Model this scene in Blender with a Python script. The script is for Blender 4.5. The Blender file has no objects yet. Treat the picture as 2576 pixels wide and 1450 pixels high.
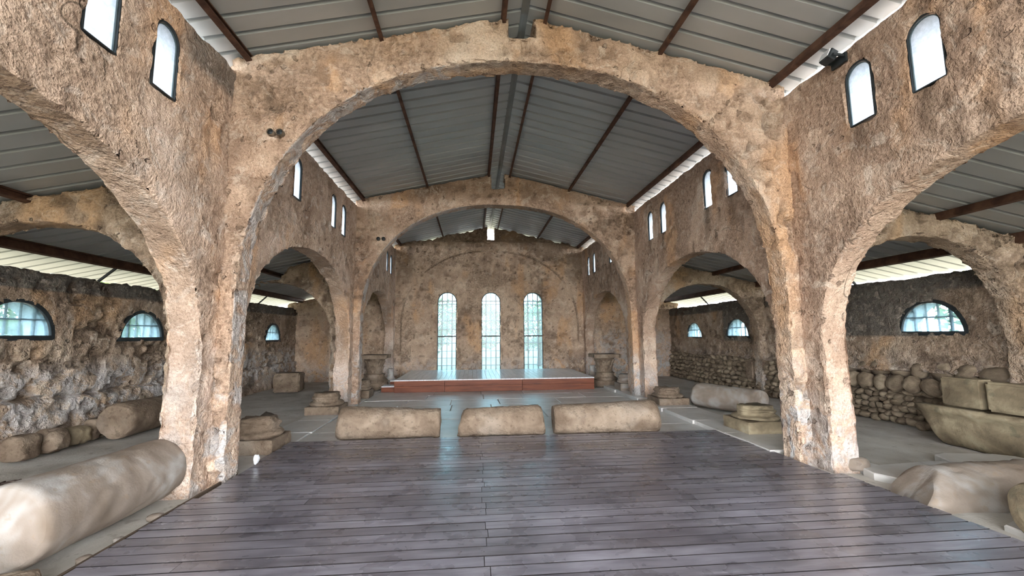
import bpy, bmesh, math, random
import numpy as np
from mathutils import Vector, Matrix

# ------------------------------------------------------------------ camera, sky, exposure
scene = bpy.context.scene
COL = scene.collection
F_PX, YAW, PITCH, ROLL, CAM_H = 1067.0, 0.0905, 0.109, -0.007, 1.6
fwd = Vector((math.sin(YAW) * math.cos(PITCH), math.cos(YAW) * math.cos(PITCH), math.sin(PITCH)))
r0 = Vector((math.cos(YAW), -math.sin(YAW), 0))
u0_ = r0.cross(fwd)
rt = math.cos(ROLL) * r0 + math.sin(ROLL) * u0_
up = -math.sin(ROLL) * r0 + math.cos(ROLL) * u0_
cam = bpy.data.cameras.new('camera')
cam.sensor_width = 36.0
cam.lens = 36.0 * F_PX / 2576.0
cam.clip_start = 0.05
cam_o = bpy.data.objects.new('camera', cam)
COL.objects.link(cam_o)
cam_o.matrix_world = Matrix(((rt.x, up.x, -fwd.x, 0), (rt.y, up.y, -fwd.y, 0), (rt.z, up.z, -fwd.z, CAM_H), (0, 0, 0, 1)))
scene.camera = cam_o

world = bpy.data.worlds.new('overcast_sky')
scene.world = world
world.use_nodes = True
wn = world.node_tree.nodes
bgn = wn['Background']
bgn.inputs['Color'].default_value = (0.95, 0.97, 0.985, 1)   # even, bright overcast
bgn.inputs['Strength'].default_value = 1.0

vs = scene.view_settings
vs.view_transform = 'Standard'
vs.look = 'None'
vs.gamma = 1.0
vs.use_curve_mapping = False
vs.exposure = 4.5
scene.cycles.use_denoising = True
scene.cycles.max_bounces = 6
scene.cycles.diffuse_bounces = 4
scene.cycles.glossy_bounces = 2
scene.cycles.transmission_bounces = 3
scene.cycles.transparent_max_bounces = 6
scene.cycles.sample_clamp_indirect = 6.0
scene.cycles.caustics_reflective = False
scene.cycles.caustics_refractive = False

rng = random.Random(7)

# ------------------------------------------------------------------ dimensions (metres, deck top = 0)
XL, XR = -2.94, 4.27            # inner faces of the arcade walls
WT = 0.34                       # wall thickness
XLO, XRO = -6.5, 7.8            # inner faces of the outer aisle walls
XC = 0.665                      # nave axis
Y0 = -0.9                       # west end: the shelter is open here
YA, YB, YE = 5.2, 10.78, 16.36  # near arch, far arch, end wall
ZF = -0.06                      # floor
NAVE_TOP = 4.87
RS = 0.225                      # nave roof slope
RIDGE = 5.88                    # nave roof underside on the axis
AS = 0.21                       # aisle roof slope
A_HI = 3.62                     # aisle roof underside at the arcade wall
PITCH_RIB = 0.277


def nave_roof(x):
    return RIDGE - RS * abs(x - XC)


def aisle_roof(x):
    return A_HI - AS * ((XL - WT) - x) if x < 0 else A_HI - AS * (x - (XR + WT))


# ------------------------------------------------------------------ numpy noise
def _hash(ix, iy, iz, seed):
    with np.errstate(over='ignore'):
        h = ix.astype(np.uint32) * np.uint32(374761393) + iy.astype(np.uint32) * np.uint32(668265263) \
            + iz.astype(np.uint32) * np.uint32(2246822519) + np.uint32((seed * 3266489917) & 0xffffffff)
        h = (h ^ (h >> np.uint32(13))) * np.uint32(1274126177)
        h = (h ^ (h >> np.uint32(15))) * np.uint32(2654435761)
        h = h ^ (h >> np.uint32(16))
    return h.astype(np.float32) * np.float32(1.0 / 4294967295.0)


def vnoise(P, seed=0):
    P = np.asarray(P, np.float32)
    f = np.floor(P)
    t = P - f
    t = t * t * (3 - 2 * t)
    i = f.astype(np.int64)
    x, y, z = i[:, 0], i[:, 1], i[:, 2]
    c = {}
    for a in (0, 1):
        for b in (0, 1):
            for d in (0, 1):
                c[a, b, d] = _hash(x + a, y + b, z + d, seed)
    tx, ty, tz = t[:, 0], t[:, 1], t[:, 2]
    def L(p, q, s): return p + (q - p) * s
    return L(L(L(c[0, 0, 0], c[1, 0, 0], tx), L(c[0, 1, 0], c[1, 1, 0], tx), ty),
             L(L(c[0, 0, 1], c[1, 0, 1], tx), L(c[0, 1, 1], c[1, 1, 1], tx), ty), tz)


def fbm(P, octv=3, seed=0):
    s = np.zeros(len(P), np.float32)
    a, tot = 1.0, 0.0
    for k in range(octv):
        s += a * vnoise(P * (2.03 ** k) + 17.3 * k, seed + k)
        tot += a
        a *= 0.5
    return s / tot


def sstep(a, b, x):
    t = np.clip((x - a) / (b - a), 0, 1)
    return t * t * (3 - 2 * t)


# ------------------------------------------------------------------ mesh helpers
def mesh_quads(name, V, Q, smooth=True):
    """fast mesh from an (n,3) array and an (m,4) array"""
    me = bpy.data.meshes.new(name)
    V = np.ascontiguousarray(V, np.float32)
    Q = np.ascontiguousarray(Q, np.int32)
    me.vertices.add(len(V))
    me.vertices.foreach_set('co', V.ravel())
    me.loops.add(Q.size)
    me.loops.foreach_set('vertex_index', Q.ravel())
    me.polygons.add(len(Q))
    me.polygons.foreach_set('loop_start', np.arange(0, Q.size, 4, dtype=np.int32))
    if smooth:
        me.polygons.foreach_set('use_smooth', np.ones(len(Q), bool))
    me.update(calc_edges=True)
    return me


def mesh_py(name, verts, faces, smooth=False):
    me = bpy.data.meshes.new(name)
    me.from_pydata([tuple(v) for v in verts], [], [tuple(f) for f in faces])
    if smooth:
        me.polygons.foreach_set('use_smooth', np.ones(len(me.polygons), bool))
    me.update()
    return me


def link(name, me, mat=None, parent=None, loc=None, rot=None, scale=None):
    if mat is not None and me is not None and len(me.materials) == 0:
        me.materials.append(mat)
    o = bpy.data.objects.new(name, me)
    COL.objects.link(o)
    if parent is not None:
        o.parent = parent
    if loc is not None:
        o.location = loc
    if rot is not None:
        o.rotation_euler = rot
    if scale is not None:
        o.scale = scale
    return o


def tag(o, label=None, cat=None, group=None, kind=None):
    if label: o['label'] = label
    if cat: o['category'] = cat
    if group: o['group'] = group
    if kind: o['kind'] = kind
    return o


def empty(name, loc=(0, 0, 0), rot=(0, 0, 0)):
    o = bpy.data.objects.new(name, None)
    o.empty_display_size = 0.2
    COL.objects.link(o)
    o.location = loc
    o.rotation_euler = rot
    return o


def bm_mesh(name, bm, smooth=False):
    me = bpy.data.meshes.new(name)
    bmesh.ops.recalc_face_normals(bm, faces=bm.faces)
    bm.to_mesh(me)
    bm.free()
    if smooth:
        me.polygons.foreach_set('use_smooth', np.ones(len(me.polygons), bool))
    me.update()
    return me


def box_bm(bm, x0, x1, y0, y1, z0, z1):
    vs_ = [bm.verts.new(p) for p in ((x0, y0, z0), (x1, y0, z0), (x1, y1, z0), (x0, y1, z0),
                                     (x0, y0, z1), (x1, y0, z1), (x1, y1, z1), (x0, y1, z1))]
    for f in ((0, 3, 2, 1), (4, 5, 6, 7), (0, 1, 5, 4), (1, 2, 6, 5), (2, 3, 7, 6), (3, 0, 4, 7)):
        bm.faces.new([vs_[i] for i in f])


def box_me(name, x0, x1, y0, y1, z0, z1, bevel=0.0):
    bm = bmesh.new()
    box_bm(bm, x0, x1, y0, y1, z0, z1)
    if bevel:
        bmesh.ops.bevel(bm, geom=list(bm.edges), offset=bevel, segments=1, affect='EDGES')
    return bm_mesh(name, bm)


def displace_me(me, amp, scale, seed, pits=0.0, pit_scale=9.0, flat_below=None):
    n = len(me.vertices)
    co = np.empty(n * 3, np.float32); me.vertices.foreach_get('co', co); co = co.reshape(-1, 3)
    no = np.empty(n * 3, np.float32); me.vertices.foreach_get('normal', no); no = no.reshape(-1, 3)
    q = co + seed * 3.7
    d = amp * 2 * (fbm(q * scale, 3, seed) - 0.5)
    if pits:
        d -= pits * sstep(0.6, 0.72, vnoise(q * pit_scale, seed + 5))
    if flat_below is not None:
        d *= sstep(flat_below, flat_below + 0.05, co[:, 2])
    co += no * d[:, None]
    me.vertices.foreach_set('co', co.ravel())
    me.update()


def lathe_me(name, prof, seg=48, smooth=True, cap=True):
    """prof: list of (r, z) from bottom to top"""
    V, Q = [], []
    m = len(prof)
    for r, z in prof:
        for k in range(seg):
            a = 2 * math.pi * k / seg
            V.append((r * math.cos(a), r * math.sin(a), z))
    faces = []
    for i in range(m - 1):
        for k in range(seg):
            k2 = (k + 1) % seg
            faces.append((i * seg + k, i * seg + k2, (i + 1) * seg + k2, (i + 1) * seg + k))
    if cap:
        b = len(V); V.append((0, 0, prof[0][1]))
        t = len(V); V.append((0, 0, prof[-1][1]))
        for k in range(seg):
            k2 = (k + 1) % seg
            faces.append((b, k2, k))
            faces.append((t, (m - 1) * seg + k, (m - 1) * seg + k2))
    return mesh_py(name, V, faces, smooth)


def stone_block_me(name, sx, sy, sz, cuts, amp, seed, bevel=0.03, scale=5.0, pits=0.0):
    """worked stone block standing on z = 0"""
    bm = bmesh.new()
    box_bm(bm, -sx / 2, sx / 2, -sy / 2, sy / 2, 0, sz)
    bmesh.ops.bevel(bm, geom=list(bm.edges), offset=bevel, segments=2, affect='EDGES')
    bmesh.ops.subdivide_edges(bm, edges=[e for e in bm.edges if e.calc_length() > bevel * 2.2], cuts=cuts, use_grid_fill=True)
    me = bm_mesh(name, bm, True)
    displace_me(me, amp, scale, seed, pits)
    me.set_sharp_from_angle(angle=math.radians(34))
    return me


def boulder_me(name, sx, sy, sz, amp, seed, n=4.0, sub=4):
    """rough rounded block standing on z = 0"""
    bm = bmesh.new()
    bmesh.ops.create_icosphere(bm, subdivisions=sub, radius=1.0)
    for v in bm.verts:
        c = v.co
        k_ = (abs(c.x) ** n + abs(c.y) ** n + abs(c.z) ** n) ** (1.0 / n)
        v.co = Vector((c.x / k_ * sx / 2, c.y / k_ * sy / 2, c.z / k_ * sz / 2 + sz / 2))
    me = bm_mesh(name, bm, True)
    displace_me(me, amp, 6.0, seed, amp * 0.6, 12.0)
    me.set_sharp_from_angle(angle=math.radians(50))
    return me


# ------------------------------------------------------------------ materials
def new_mat(name):
    m = bpy.data.materials.new(name)
    m.use_nodes = True
    nt = m.node_tree
    b = nt.nodes['Principled BSDF']
    return m, nt, b


class NB:
    """tiny node builder"""
    def __init__(self, nt):
        self.nt = nt
    def n(self, t, **kw):
        nd = self.nt.nodes.new(t)
        for k, v in kw.items():
            setattr(nd, k, v)
        return nd
    def lk(self, a, b):
        self.nt.links.new(a, b)
    def noise(self, vec, scale, detail=4, rough=0.55, dist=0.0):
        nd = self.n('ShaderNodeTexNoise')
        nd.inputs['Scale'].default_value = scale
        nd.inputs['Detail'].default_value = min(detail, 3)
        nd.inputs['Roughness'].default_value = rough
        nd.inputs['Distortion'].default_value = dist
        self.lk(vec, nd.inputs['Vector'])
        return nd.outputs['Fac']
    def ramp(self, fac, stops):
        nd = self.n('ShaderNodeValToRGB')
        e = nd.color_ramp.elements
        while len(e) < len(stops):
            e.new(0.5)
        for i, (p, c) in enumerate(stops):
            e[i].position = p
            e[i].color = c if len(c) == 4 else (*c, 1)
        self.lk(fac, nd.inputs['Fac'])
        return nd.outputs['Color']
    def fac(self, val, a, b):
        nd = self.n('ShaderNodeMapRange')
        nd.interpolation_type = 'SMOOTHSTEP'
        nd.inputs['From Min'].default_value = a
        nd.inputs['From Max'].default_value = b
        self.lk(val, nd.inputs['Value'])
        return nd.outputs['Result']
    def mix(self, fac, a, b, mode='MIX'):
        nd = self.n('ShaderNodeMix', data_type='RGBA', blend_type=mode)
        for s, v in ((nd.inputs['Factor'], fac), (nd.inputs['A'], a), (nd.inputs['B'], b)):
            pass
        ins = [i for i in nd.inputs if i.enabled]
        fi = nd.inputs[0]; ai = nd.inputs[6]; bi = nd.inputs[7]
        for s, v in ((fi, fac), (ai, a), (bi, b)):
            if isinstance(v, (int, float)):
                s.default_value = v
            elif isinstance(v, tuple):
                s.default_value = v if len(v) == 4 else (*v, 1)
            else:
                self.lk(v, s)
        return nd.outputs[2]
    def math(self, op, a, b=None, c=None):
        nd = self.n('ShaderNodeMath', operation=op)
        for i, v in enumerate((a, b, c)):
            if v is None: continue
            if isinstance(v, (int, float)): nd.inputs[i].default_value = v
            else: self.lk(v, nd.inputs[i])
        return nd.outputs[0]
    def mapping(self, vec, scale):
        nd = self.n('ShaderNodeMapping')
        nd.inputs['Scale'].default_value = scale
        self.lk(vec, nd.inputs['Vector'])
        return nd.outputs['Vector']
    def bump(self, h, strength, dist, normal=None):
        nd = self.n('ShaderNodeBump')
        nd.inputs['Strength'].default_value = strength
        nd.inputs['Distance'].default_value = dist
        self.lk(h, nd.inputs['Height'])
        if normal is not None:
            self.lk(normal, nd.inputs['Normal'])
        return nd.outputs['Normal']


def plaster(name, light, mid, dark, pale, rough_b=1.0, crack=1.0, pock=0.5):
    """weathered lime plaster; the vertex attribute 'wear' carries spalls (r), stains and painted shade (g), cement (b), salt (a)"""
    m, nt, b = new_mat(name)
    k = NB(nt)
    P = k.n('ShaderNodeTexCoord').outputs['Object']
    big = k.noise(P, 0.9, 3, 0.6, 0.4)
    patch = k.noise(P, 3.1, 3, 0.65, 0.8)
    reg = k.noise(P, 1.0, 2, 0.6)
    mo = k.noise(P, 5.5, 3, 0.7, 0.6)
    fine = k.noise(P, 17, 3, 0.7)
    gr_ = k.noise(P, 36, 2, 0.75)
    col = k.ramp(big, [(0.30, dark), (0.46, mid), (0.60, light), (0.74, pale)])
    col = k.mix(k.math('MULTIPLY', k.fac(patch, 0.56, 0.64), 0.55), col, mid)
    col = k.mix(k.math('MULTIPLY', k.fac(patch, 0.44, 0.36), 0.50), col, pale)
    # ochre runs
    och = k.noise(k.mapping(P, (1.3, 1.3, 0.5)), 1.1, 2, 0.5, 0.2)
    col = k.mix(k.math('MULTIPLY', k.fac(och, 0.53, 0.68), 0.72), col, (light[0] * 1.02, light[1] * 0.83, light[2] * 0.62))
    at = k.n('ShaderNodeAttribute', attribute_name='wear')
    sep = k.n('ShaderNodeSeparateColor')
    k.lk(at.outputs['Color'], sep.inputs['Color'])
    spall = k.ramp(fine, [(0.3, (dark[0] * .75, dark[1] * .75, dark[2] * .75)), (0.55, mid), (0.75, light)])
    col = k.mix(k.math('MULTIPLY', sep.outputs['Red'], 0.8), col, spall)
    col = k.mix(sep.outputs['Blue'], col, k.ramp(patch, [(0.3, (0.10, 0.092, 0.083)), (0.7, (0.20, 0.18, 0.155))]))
    salt = k.math('MULTIPLY', at.outputs['Alpha'], k.fac(patch, 0.42, 0.56))
    col = k.mix(salt, col, (0.53, 0.51, 0.50))
    col = k.mix(k.math('MULTIPLY', sep.outputs['Green'], 0.85), col, (0.085, 0.055, 0.036))
    # pockmarks
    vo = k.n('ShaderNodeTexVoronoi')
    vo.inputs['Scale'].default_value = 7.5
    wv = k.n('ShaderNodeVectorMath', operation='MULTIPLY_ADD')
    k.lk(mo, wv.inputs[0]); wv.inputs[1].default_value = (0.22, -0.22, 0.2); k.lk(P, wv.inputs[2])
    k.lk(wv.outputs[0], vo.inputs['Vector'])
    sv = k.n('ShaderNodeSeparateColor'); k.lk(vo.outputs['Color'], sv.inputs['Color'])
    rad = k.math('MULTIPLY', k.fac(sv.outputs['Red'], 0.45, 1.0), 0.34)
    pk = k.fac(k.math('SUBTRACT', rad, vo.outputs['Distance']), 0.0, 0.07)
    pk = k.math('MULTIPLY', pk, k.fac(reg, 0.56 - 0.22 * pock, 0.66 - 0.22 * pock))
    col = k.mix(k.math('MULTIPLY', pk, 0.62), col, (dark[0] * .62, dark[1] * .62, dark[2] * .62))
    # broad tonal mottling
    col = k.mix(k.math('MULTIPLY', k.fac(mo, 0.52, 0.68), 0.30), col, dark)
    col = k.mix(k.math('MULTIPLY', k.fac(mo, 0.46, 0.34), 0.30), col, pale)
    # long cracks: contour lines of a smooth warped noise
    cn = k.noise(P, 0.42, 3, 0.5, 0.25)
    cd = k.math('ABSOLUTE', k.math('SUBTRACT', cn, 0.5))
    cf = k.math('MULTIPLY', k.fac(cd, 0.0022, 0.0007), k.fac(reg, 0.50, 0.54))
    sxyz = k.n('ShaderNodeSeparateXYZ'); k.lk(P, sxyz.inputs[0])
    cf = k.math('MULTIPLY', k.math('MULTIPLY', cf, k.fac(sxyz.outputs['Z'], 1.3, 2.1)), crack)
    col = k.mix(k.math('MULTIPLY', cf, 0.7), col, (0.07, 0.05, 0.035))
    col = k.mix(1.0, col, k.ramp(gr_, [(0.30, (0.76, 0.74, 0.72)), (0.52, (1.0, 1.0, 1.0)), (0.75, (1.16, 1.16, 1.16))]), 'MULTIPLY')
    k.lk(col, b.inputs['Base Color'])
    b.inputs['Roughness'].default_value = 0.93
    b.inputs['Specular IOR Level'].default_value = 0.25
    h = k.math('ADD', k.math('MULTIPLY', mo, 0.75), k.math('MULTIPLY', fine, 0.62))
    h = k.math('ADD', h, k.math('MULTIPLY', gr_, 0.25))
    h = k.math('ADD', h, k.math('MULTIPLY', pk, -0.5))
    k.lk(k.bump(h, 1.0 * rough_b, 0.055), b.inputs['Normal'])
    return m


M = {}
M['plaster'] = plaster('lime_plaster', (0.58, 0.43, 0.33), (0.44, 0.308, 0.228), (0.26, 0.175, 0.128), (0.67, 0.565, 0.475))
M['plaster_rough'] = plaster('coarse_plaster', (0.51, 0.395, 0.295), (0.37, 0.275, 0.20), (0.19, 0.137, 0.10), (0.61, 0.52, 0.43), 1.25, 0.4, 0.95)
M['plaster_end'] = plaster('end_wall_plaster', (0.63, 0.47, 0.345), (0.50, 0.36, 0.26), (0.27, 0.188, 0.138), (0.72, 0.585, 0.46), 1.2, 0.4, 0.9)
M['plaster_left'] = plaster('pinkish_lime_plaster', (0.67, 0.51, 0.41), (0.54, 0.395, 0.30), (0.33, 0.225, 0.165), (0.75, 0.66, 0.59), 1.0, 1.0, 0.35)
M['plaster_arch'] = plaster('arch_plaster', (0.61, 0.45, 0.335), (0.47, 0.325, 0.235), (0.27, 0.18, 0.128), (0.69, 0.57, 0.465), 1.1, 0.45, 0.8)


def simple(name, stops, scale, rough=0.8, bump=0.3, bdist=0.02, metallic=0.0, spec=0.3, stretch=(1, 1, 1), extra=None, bscale=None):
    m, nt, b = new_mat(name)
    k = NB(nt)
    P = k.n('ShaderNodeTexCoord').outputs['Object']
    oi = k.n('ShaderNodeObjectInfo')
    va = k.n('ShaderNodeVectorMath', operation='MULTIPLY_ADD')
    k.lk(oi.outputs['Random'], va.inputs[0])
    va.inputs[1].default_value = (31, 17, 23)
    k.lk(P, va.inputs[2])
    P = k.mapping(va.outputs[0], stretch)
    f = k.noise(P, scale, 6, 0.62, 0.3)
    col = k.ramp(f, stops)
    if extra:
        for (sc, lo, hi, amt, c) in extra:
            col = k.mix(k.math('MULTIPLY', k.fac(k.noise(P, sc, 5, 0.6), lo, hi), amt), col, c)
    k.lk(col, b.inputs['Base Color'])
    b.inputs['Roughness'].default_value = rough
    b.inputs['Metallic'].default_value = metallic
    b.inputs['Specular IOR Level'].default_value = spec
    if bump:
        h = k.math('ADD', f, k.math('MULTIPLY', k.noise(P, (bscale or scale * 6), 5, 0.65), 0.6))
        k.lk(k.bump(h, bump, bdist), b.inputs['Normal'])
    return m


M['limestone'] = simple('limestone', [(0.3, (0.13, 0.092, 0.064)), (0.5, (0.205, 0.152, 0.110)), (0.7, (0.29, 0.228, 0.172))], 3.2, 0.9, 1.0, 0.035,
                        extra=[(9, 0.56, 0.66, 0.55, (0.10, 0.07, 0.045)), (1.4, 0.55, 0.7, 0.4, (0.32, 0.275, 0.23)), (20, 0.6, 0.7, 0.5, (0.09, 0.065, 0.045))], bscale=22)
M['marble_pale'] = simple('pale_column_marble', [(0.3, (0.165, 0.127, 0.096)), (0.5, (0.245, 0.203, 0.170)), (0.68, (0.38, 0.365, 0.352))], 1.9, 0.85, 0.5, 0.015,
                          extra=[(8, 0.6, 0.7, 0.35, (0.24, 0.17, 0.11))], bscale=30)
M['lichen_stone'] = simple('lichened_stone', [(0.3, (0.12, 0.094, 0.062)), (0.48, (0.22, 0.175, 0.115)), (0.62, (0.34, 0.285, 0.19)), (0.75, (0.42, 0.365, 0.27))], 2.4, 0.92, 0.7, 0.02,
                           extra=[(5, 0.6, 0.7, 0.4, (0.08, 0.085, 0.06))], bscale=25)
M['rubble'] = simple('rubble_stone', [(0.3, (0.12, 0.09, 0.064)), (0.5, (0.23, 0.178, 0.125)), (0.7, (0.38, 0.31, 0.225))], 1.2, 0.95, 0.7, 0.02, bscale=20)
M['paving'] = simple('stone_paving', [(0.3, (0.46, 0.445, 0.42)), (0.5, (0.57, 0.56, 0.545)), (0.7, (0.66, 0.655, 0.645))], 1.6, 0.34, 0.22, 0.010, spec=0.55,
                     extra=[(6, 0.6, 0.72, 0.3, (0.22, 0.20, 0.17))], bscale=14)
M['earth'] = simple('trodden_earth_floor', [(0.3, (0.38, 0.355, 0.315)), (0.5, (0.51, 0.485, 0.445)), (0.7, (0.61, 0.595, 0.56))], 1.3, 0.9, 0.5, 0.02,
                    extra=[(7, 0.6, 0.7, 0.35, (0.15, 0.12, 0.09))], bscale=30)
def deck_mat():
    m, nt, b = new_mat('weathered_decking')
    k = NB(nt)
    P = k.n('ShaderNodeTexCoord').outputs['Object']
    oi = k.n('ShaderNodeObjectInfo')
    va = k.n('ShaderNodeVectorMath', operation='MULTIPLY_ADD')
    k.lk(oi.outputs['Random'], va.inputs[0]); va.inputs[1].default_value = (31, 17, 23); k.lk(P, va.inputs[2])
    G = k.mapping(va.outputs[0], (0.45, 3.0, 1.0))
    grain = k.noise(G, 4.0, 6, 0.65, 0.4)
    col = k.ramp(grain, [(0.28, (0.10, 0.094, 0.112)), (0.5, (0.17, 0.163, 0.19)), (0.72, (0.245, 0.24, 0.275))])
    tone = k.ramp(oi.outputs['Random'], [(0.0, (0.80, 0.78, 0.78)), (1.0, (1.18, 1.18, 1.2))])
    col = k.mix(1.0, col, tone, 'MULTIPLY')
    dirt = k.noise(P, 0.9, 4, 0.55, 0.0)
    spots = k.noise(P, 4.0, 3, 0.55, 0.2)
    col = k.mix(1.0, col, k.ramp(dirt, [(0.30, (1.22, 1.22, 1.24)), (0.50, (1.0, 1.0, 1.0)), (0.68, (0.66, 0.64, 0.66))]), 'MULTIPLY')
    col = k.mix(1.0, col, k.ramp(spots, [(0.32, (0.86, 0.85, 0.86)), (0.68, (1.14, 1.14, 1.15))]), 'MULTIPLY')
    k.lk(col, b.inputs['Base Color'])
    rg = k.n('ShaderNodeMapRange')
    rg.inputs['From Min'].default_value = 0.35; rg.inputs['From Max'].default_value = 0.65
    rg.inputs['To Min'].default_value = 0.24; rg.inputs['To Max'].default_value = 0.36
    k.lk(spots, rg.inputs['Value'])
    k.lk(rg.outputs['Result'], b.inputs['Roughness'])
    b.inputs['Specular IOR Level'].default_value = 0.65
    h = k.math('ADD', grain, k.math('MULTIPLY', spots, 0.5))
    k.lk(k.bump(h, 0.22, 0.004), b.inputs['Normal'])
    return m


M['deck'] = deck_mat()
M['gap_shade_sheet'] = simple('black_gap_shade', [(0.3, (0.006, 0.006, 0.006)), (0.7, (0.012, 0.011, 0.011))], 4, 0.9, 0.0)  # black for the shade between the boards
M['deck_edge'] = simple('gap_shade_board_edge', [(0.3, (0.012, 0.010, 0.011)), (0.7, (0.03, 0.026, 0.028))], 5, 0.85, 0.0, spec=0.1)  # board sides coloured near-black to paint the shade of the gaps
M['joist'] = simple('dark_joist_timber', [(0.3, (0.05, 0.035, 0.025)), (0.7, (0.12, 0.085, 0.06))], 4, 0.8, 0.3, 0.01, stretch=(.4, .4, 2))
M['stage_red'] = simple('red_stained_pine', [(0.3, (0.115, 0.028, 0.011)), (0.5, (0.17, 0.044, 0.017)), (0.7, (0.225, 0.066, 0.027))], 2.5, 0.55, 0.25, 0.005, spec=0.4,
                        stretch=(0.5, 1, 5), extra=[(2.2, 0.66, 0.72, 0.7, (0.06, 0.018, 0.01))])
M['stage_top'] = simple('pale_stage_boards', [(0.3, (0.62, 0.63, 0.66)), (0.7, (0.76, 0.78, 0.81))], 2.5, 0.26, 0.10, 0.003, spec=0.6, stretch=(4, .5, 1))
M['sheet'] = simple('galvanised_sheet', [(0.3, (0.35, 0.37, 0.375)), (0.7, (0.47, 0.49, 0.495))], 1.2, 0.5, 0.05, 0.004, metallic=0.25, spec=0.5, stretch=(.4, 1, 1))
M['ridge'] = simple('ridge_flashing', [(0.3, (0.15, 0.155, 0.15)), (0.7, (0.22, 0.225, 0.22))], 2, 0.5, 0.05, 0.004, metallic=0.2)
M['rust'] = simple('rusted_steel', [(0.3, (0.045, 0.022, 0.015)), (0.5, (0.085, 0.042, 0.028)), (0.7, (0.14, 0.075, 0.048))], 5, 0.75, 0.3, 0.005)
M['steel_dark'] = simple('dark_painted_steel', [(0.3, (0.012, 0.016, 0.018)), (0.7, (0.03, 0.036, 0.04))], 6, 0.45, 0.0)
M['grille'] = simple('grey_green_grille_steel', [(0.3, (0.05, 0.075, 0.085)), (0.7, (0.09, 0.12, 0.13))], 6, 0.5, 0.0)
M['reveal'] = simple('pale_reveal', [(0.3, (0.55, 0.56, 0.55)), (0.7, (0.70, 0.71, 0.70))], 3, 0.8, 0.2, 0.01)
M['bark'] = simple('tree_bark', [(0.3, (0.06, 0.045, 0.03)), (0.7, (0.14, 0.11, 0.08))], 6, 0.9, 0.4, 0.02)
M['ground'] = simple('dry_ground', [(0.3, (0.15, 0.14, 0.10)), (0.7, (0.24, 0.22, 0.17))], 0.4, 0.95, 0.2, 0.03, extra=[(0.25, 0.55, 0.65, 0.6, (0.12, 0.14, 0.06))])
M['plastic'] = simple('white_plastic', [(0.3, (0.6, 0.62, 0.66)), (0.7, (0.75, 0.77, 0.8))], 6, 0.35, 0.0)
M['wicker'] = simple('dark_dry_wicker', [(0.3, (0.035, 0.022, 0.018)), (0.7, (0.09, 0.06, 0.05))], 8, 0.8, 0.0)
M['mortar'] = simple('dark_mortar', [(0.3, (0.07, 0.052, 0.037)), (0.7, (0.16, 0.12, 0.085))], 6, 0.95, 0.6, 0.02)


def leaf_mat():
    m, nt, b = new_mat('tree_leaves')
    k = NB(nt)
    P = k.n('ShaderNodeTexCoord').outputs['Object']
    col = k.ramp(k.noise(P, 3, 3), [(0.3, (0.06, 0.10, 0.03)), (0.7, (0.20, 0.26, 0.09))])
    k.lk(col, b.inputs['Base Color'])
    b.inputs['Roughness'].default_value = 0.6
    tr = k.n('ShaderNodeBsdfTranslucent')
    k.lk(col, tr.inputs['Color'])
    mx = k.n('ShaderNodeMixShader')
    mx.inputs[0].default_value = 0.4
    k.lk(b.outputs[0], mx.inputs[1]); k.lk(tr.outputs[0], mx.inputs[2])
    k.lk(mx.outputs[0], nt.nodes['Material Output'].inputs['Surface'])
    return m


M['leaves'] = leaf_mat()


def pane_mat(name, clear, cloudy, part, gloss=0.06, mottled=0.3):
    """glazing: 'part' of the light passes straight, the rest is scattered by the cloudy surface"""
    m, nt, b = new_mat(name)
    k = NB(nt)
    out = nt.nodes['Material Output']
    nt.nodes.remove(b)
    P = k.n('ShaderNodeTexCoord').outputs['Object']
    t1 = k.n('ShaderNodeBsdfTransparent'); t1.inputs['Color'].default_value = (*clear, 1)
    t2 = k.n('ShaderNodeBsdfTranslucent')
    dust = k.noise(P, 14, 6, 0.7)
    col = k.ramp(dust, [(0.3, tuple(c * (1 - mottled) for c in cloudy)), (0.7, cloudy)])
    k.lk(col, t2.inputs['Color'])
    mx = k.n('ShaderNodeMixShader')
    mx.inputs[0].default_value = 1 - part
    k.lk(t1.outputs[0], mx.inputs[1]); k.lk(t2.outputs[0], mx.inputs[2])
    gl = k.n('ShaderNodeBsdfGlossy'); gl.inputs['Roughness'].default_value = 0.25
    m2 = k.n('ShaderNodeMixShader'); m2.inputs[0].default_value = gloss
    k.lk(mx.outputs[0], m2.inputs[1]); k.lk(gl.outputs[0], m2.inputs[2])
    k.lk(m2.outputs[0], out.inputs['Surface'])
    return m


M['glass_end'] = pane_mat('cloudy_blue_glass', (0.155, 0.315, 0.39), (0.135, 0.275, 0.34), 0.70)
M['glass_lunette'] = pane_mat('clear_bluish_glass', (0.29, 0.46, 0.58), (0.26, 0.43, 0.54), 0.6)
M['glass_frosted'] = pane_mat('frosted_white_glass', (0.19, 0.222, 0.26), (0.30, 0.36, 0.43), 0.3)
M['polycarbonate'] = pane_mat('white_polycarbonate', (0.88, 0.91, 0.95), (0.95, 0.97, 1.0), 0.7, 0.04, 0.15)

# ------------------------------------------------------------------ walls with openings
def arch_f(c, a, zs, b, n=2.0):
    """opening with a super-elliptical head; > 0 in the solid"""
    def f(u, z):
        dx = np.abs(u - c) / a
        dz = np.maximum(z - zs, 0) / b
        g = (dx ** n + dz ** n) ** (1.0 / n)
        return (g - 1) * min(a, b)
    return f


def slot_f(c, w, zb, zt, flat=None):
    """round-headed slot of width w from sill zb to crown zt"""
    r = w / 2
    def f(u, z):
        dx = np.abs(u - c)
        zc = zt - r
        d_top = np.hypot(dx, np.maximum(z - zc, 0)) - r
        return np.maximum(d_top, zb - z)
    return f


def lunette_f(c, w, zb, h):
    def f(u, z):
        g = np.hypot((u - c) / (w / 2), (z - zb) / h)
        return np.maximum((g - 1) * min(w / 2, h), zb - z)
    return f


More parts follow.
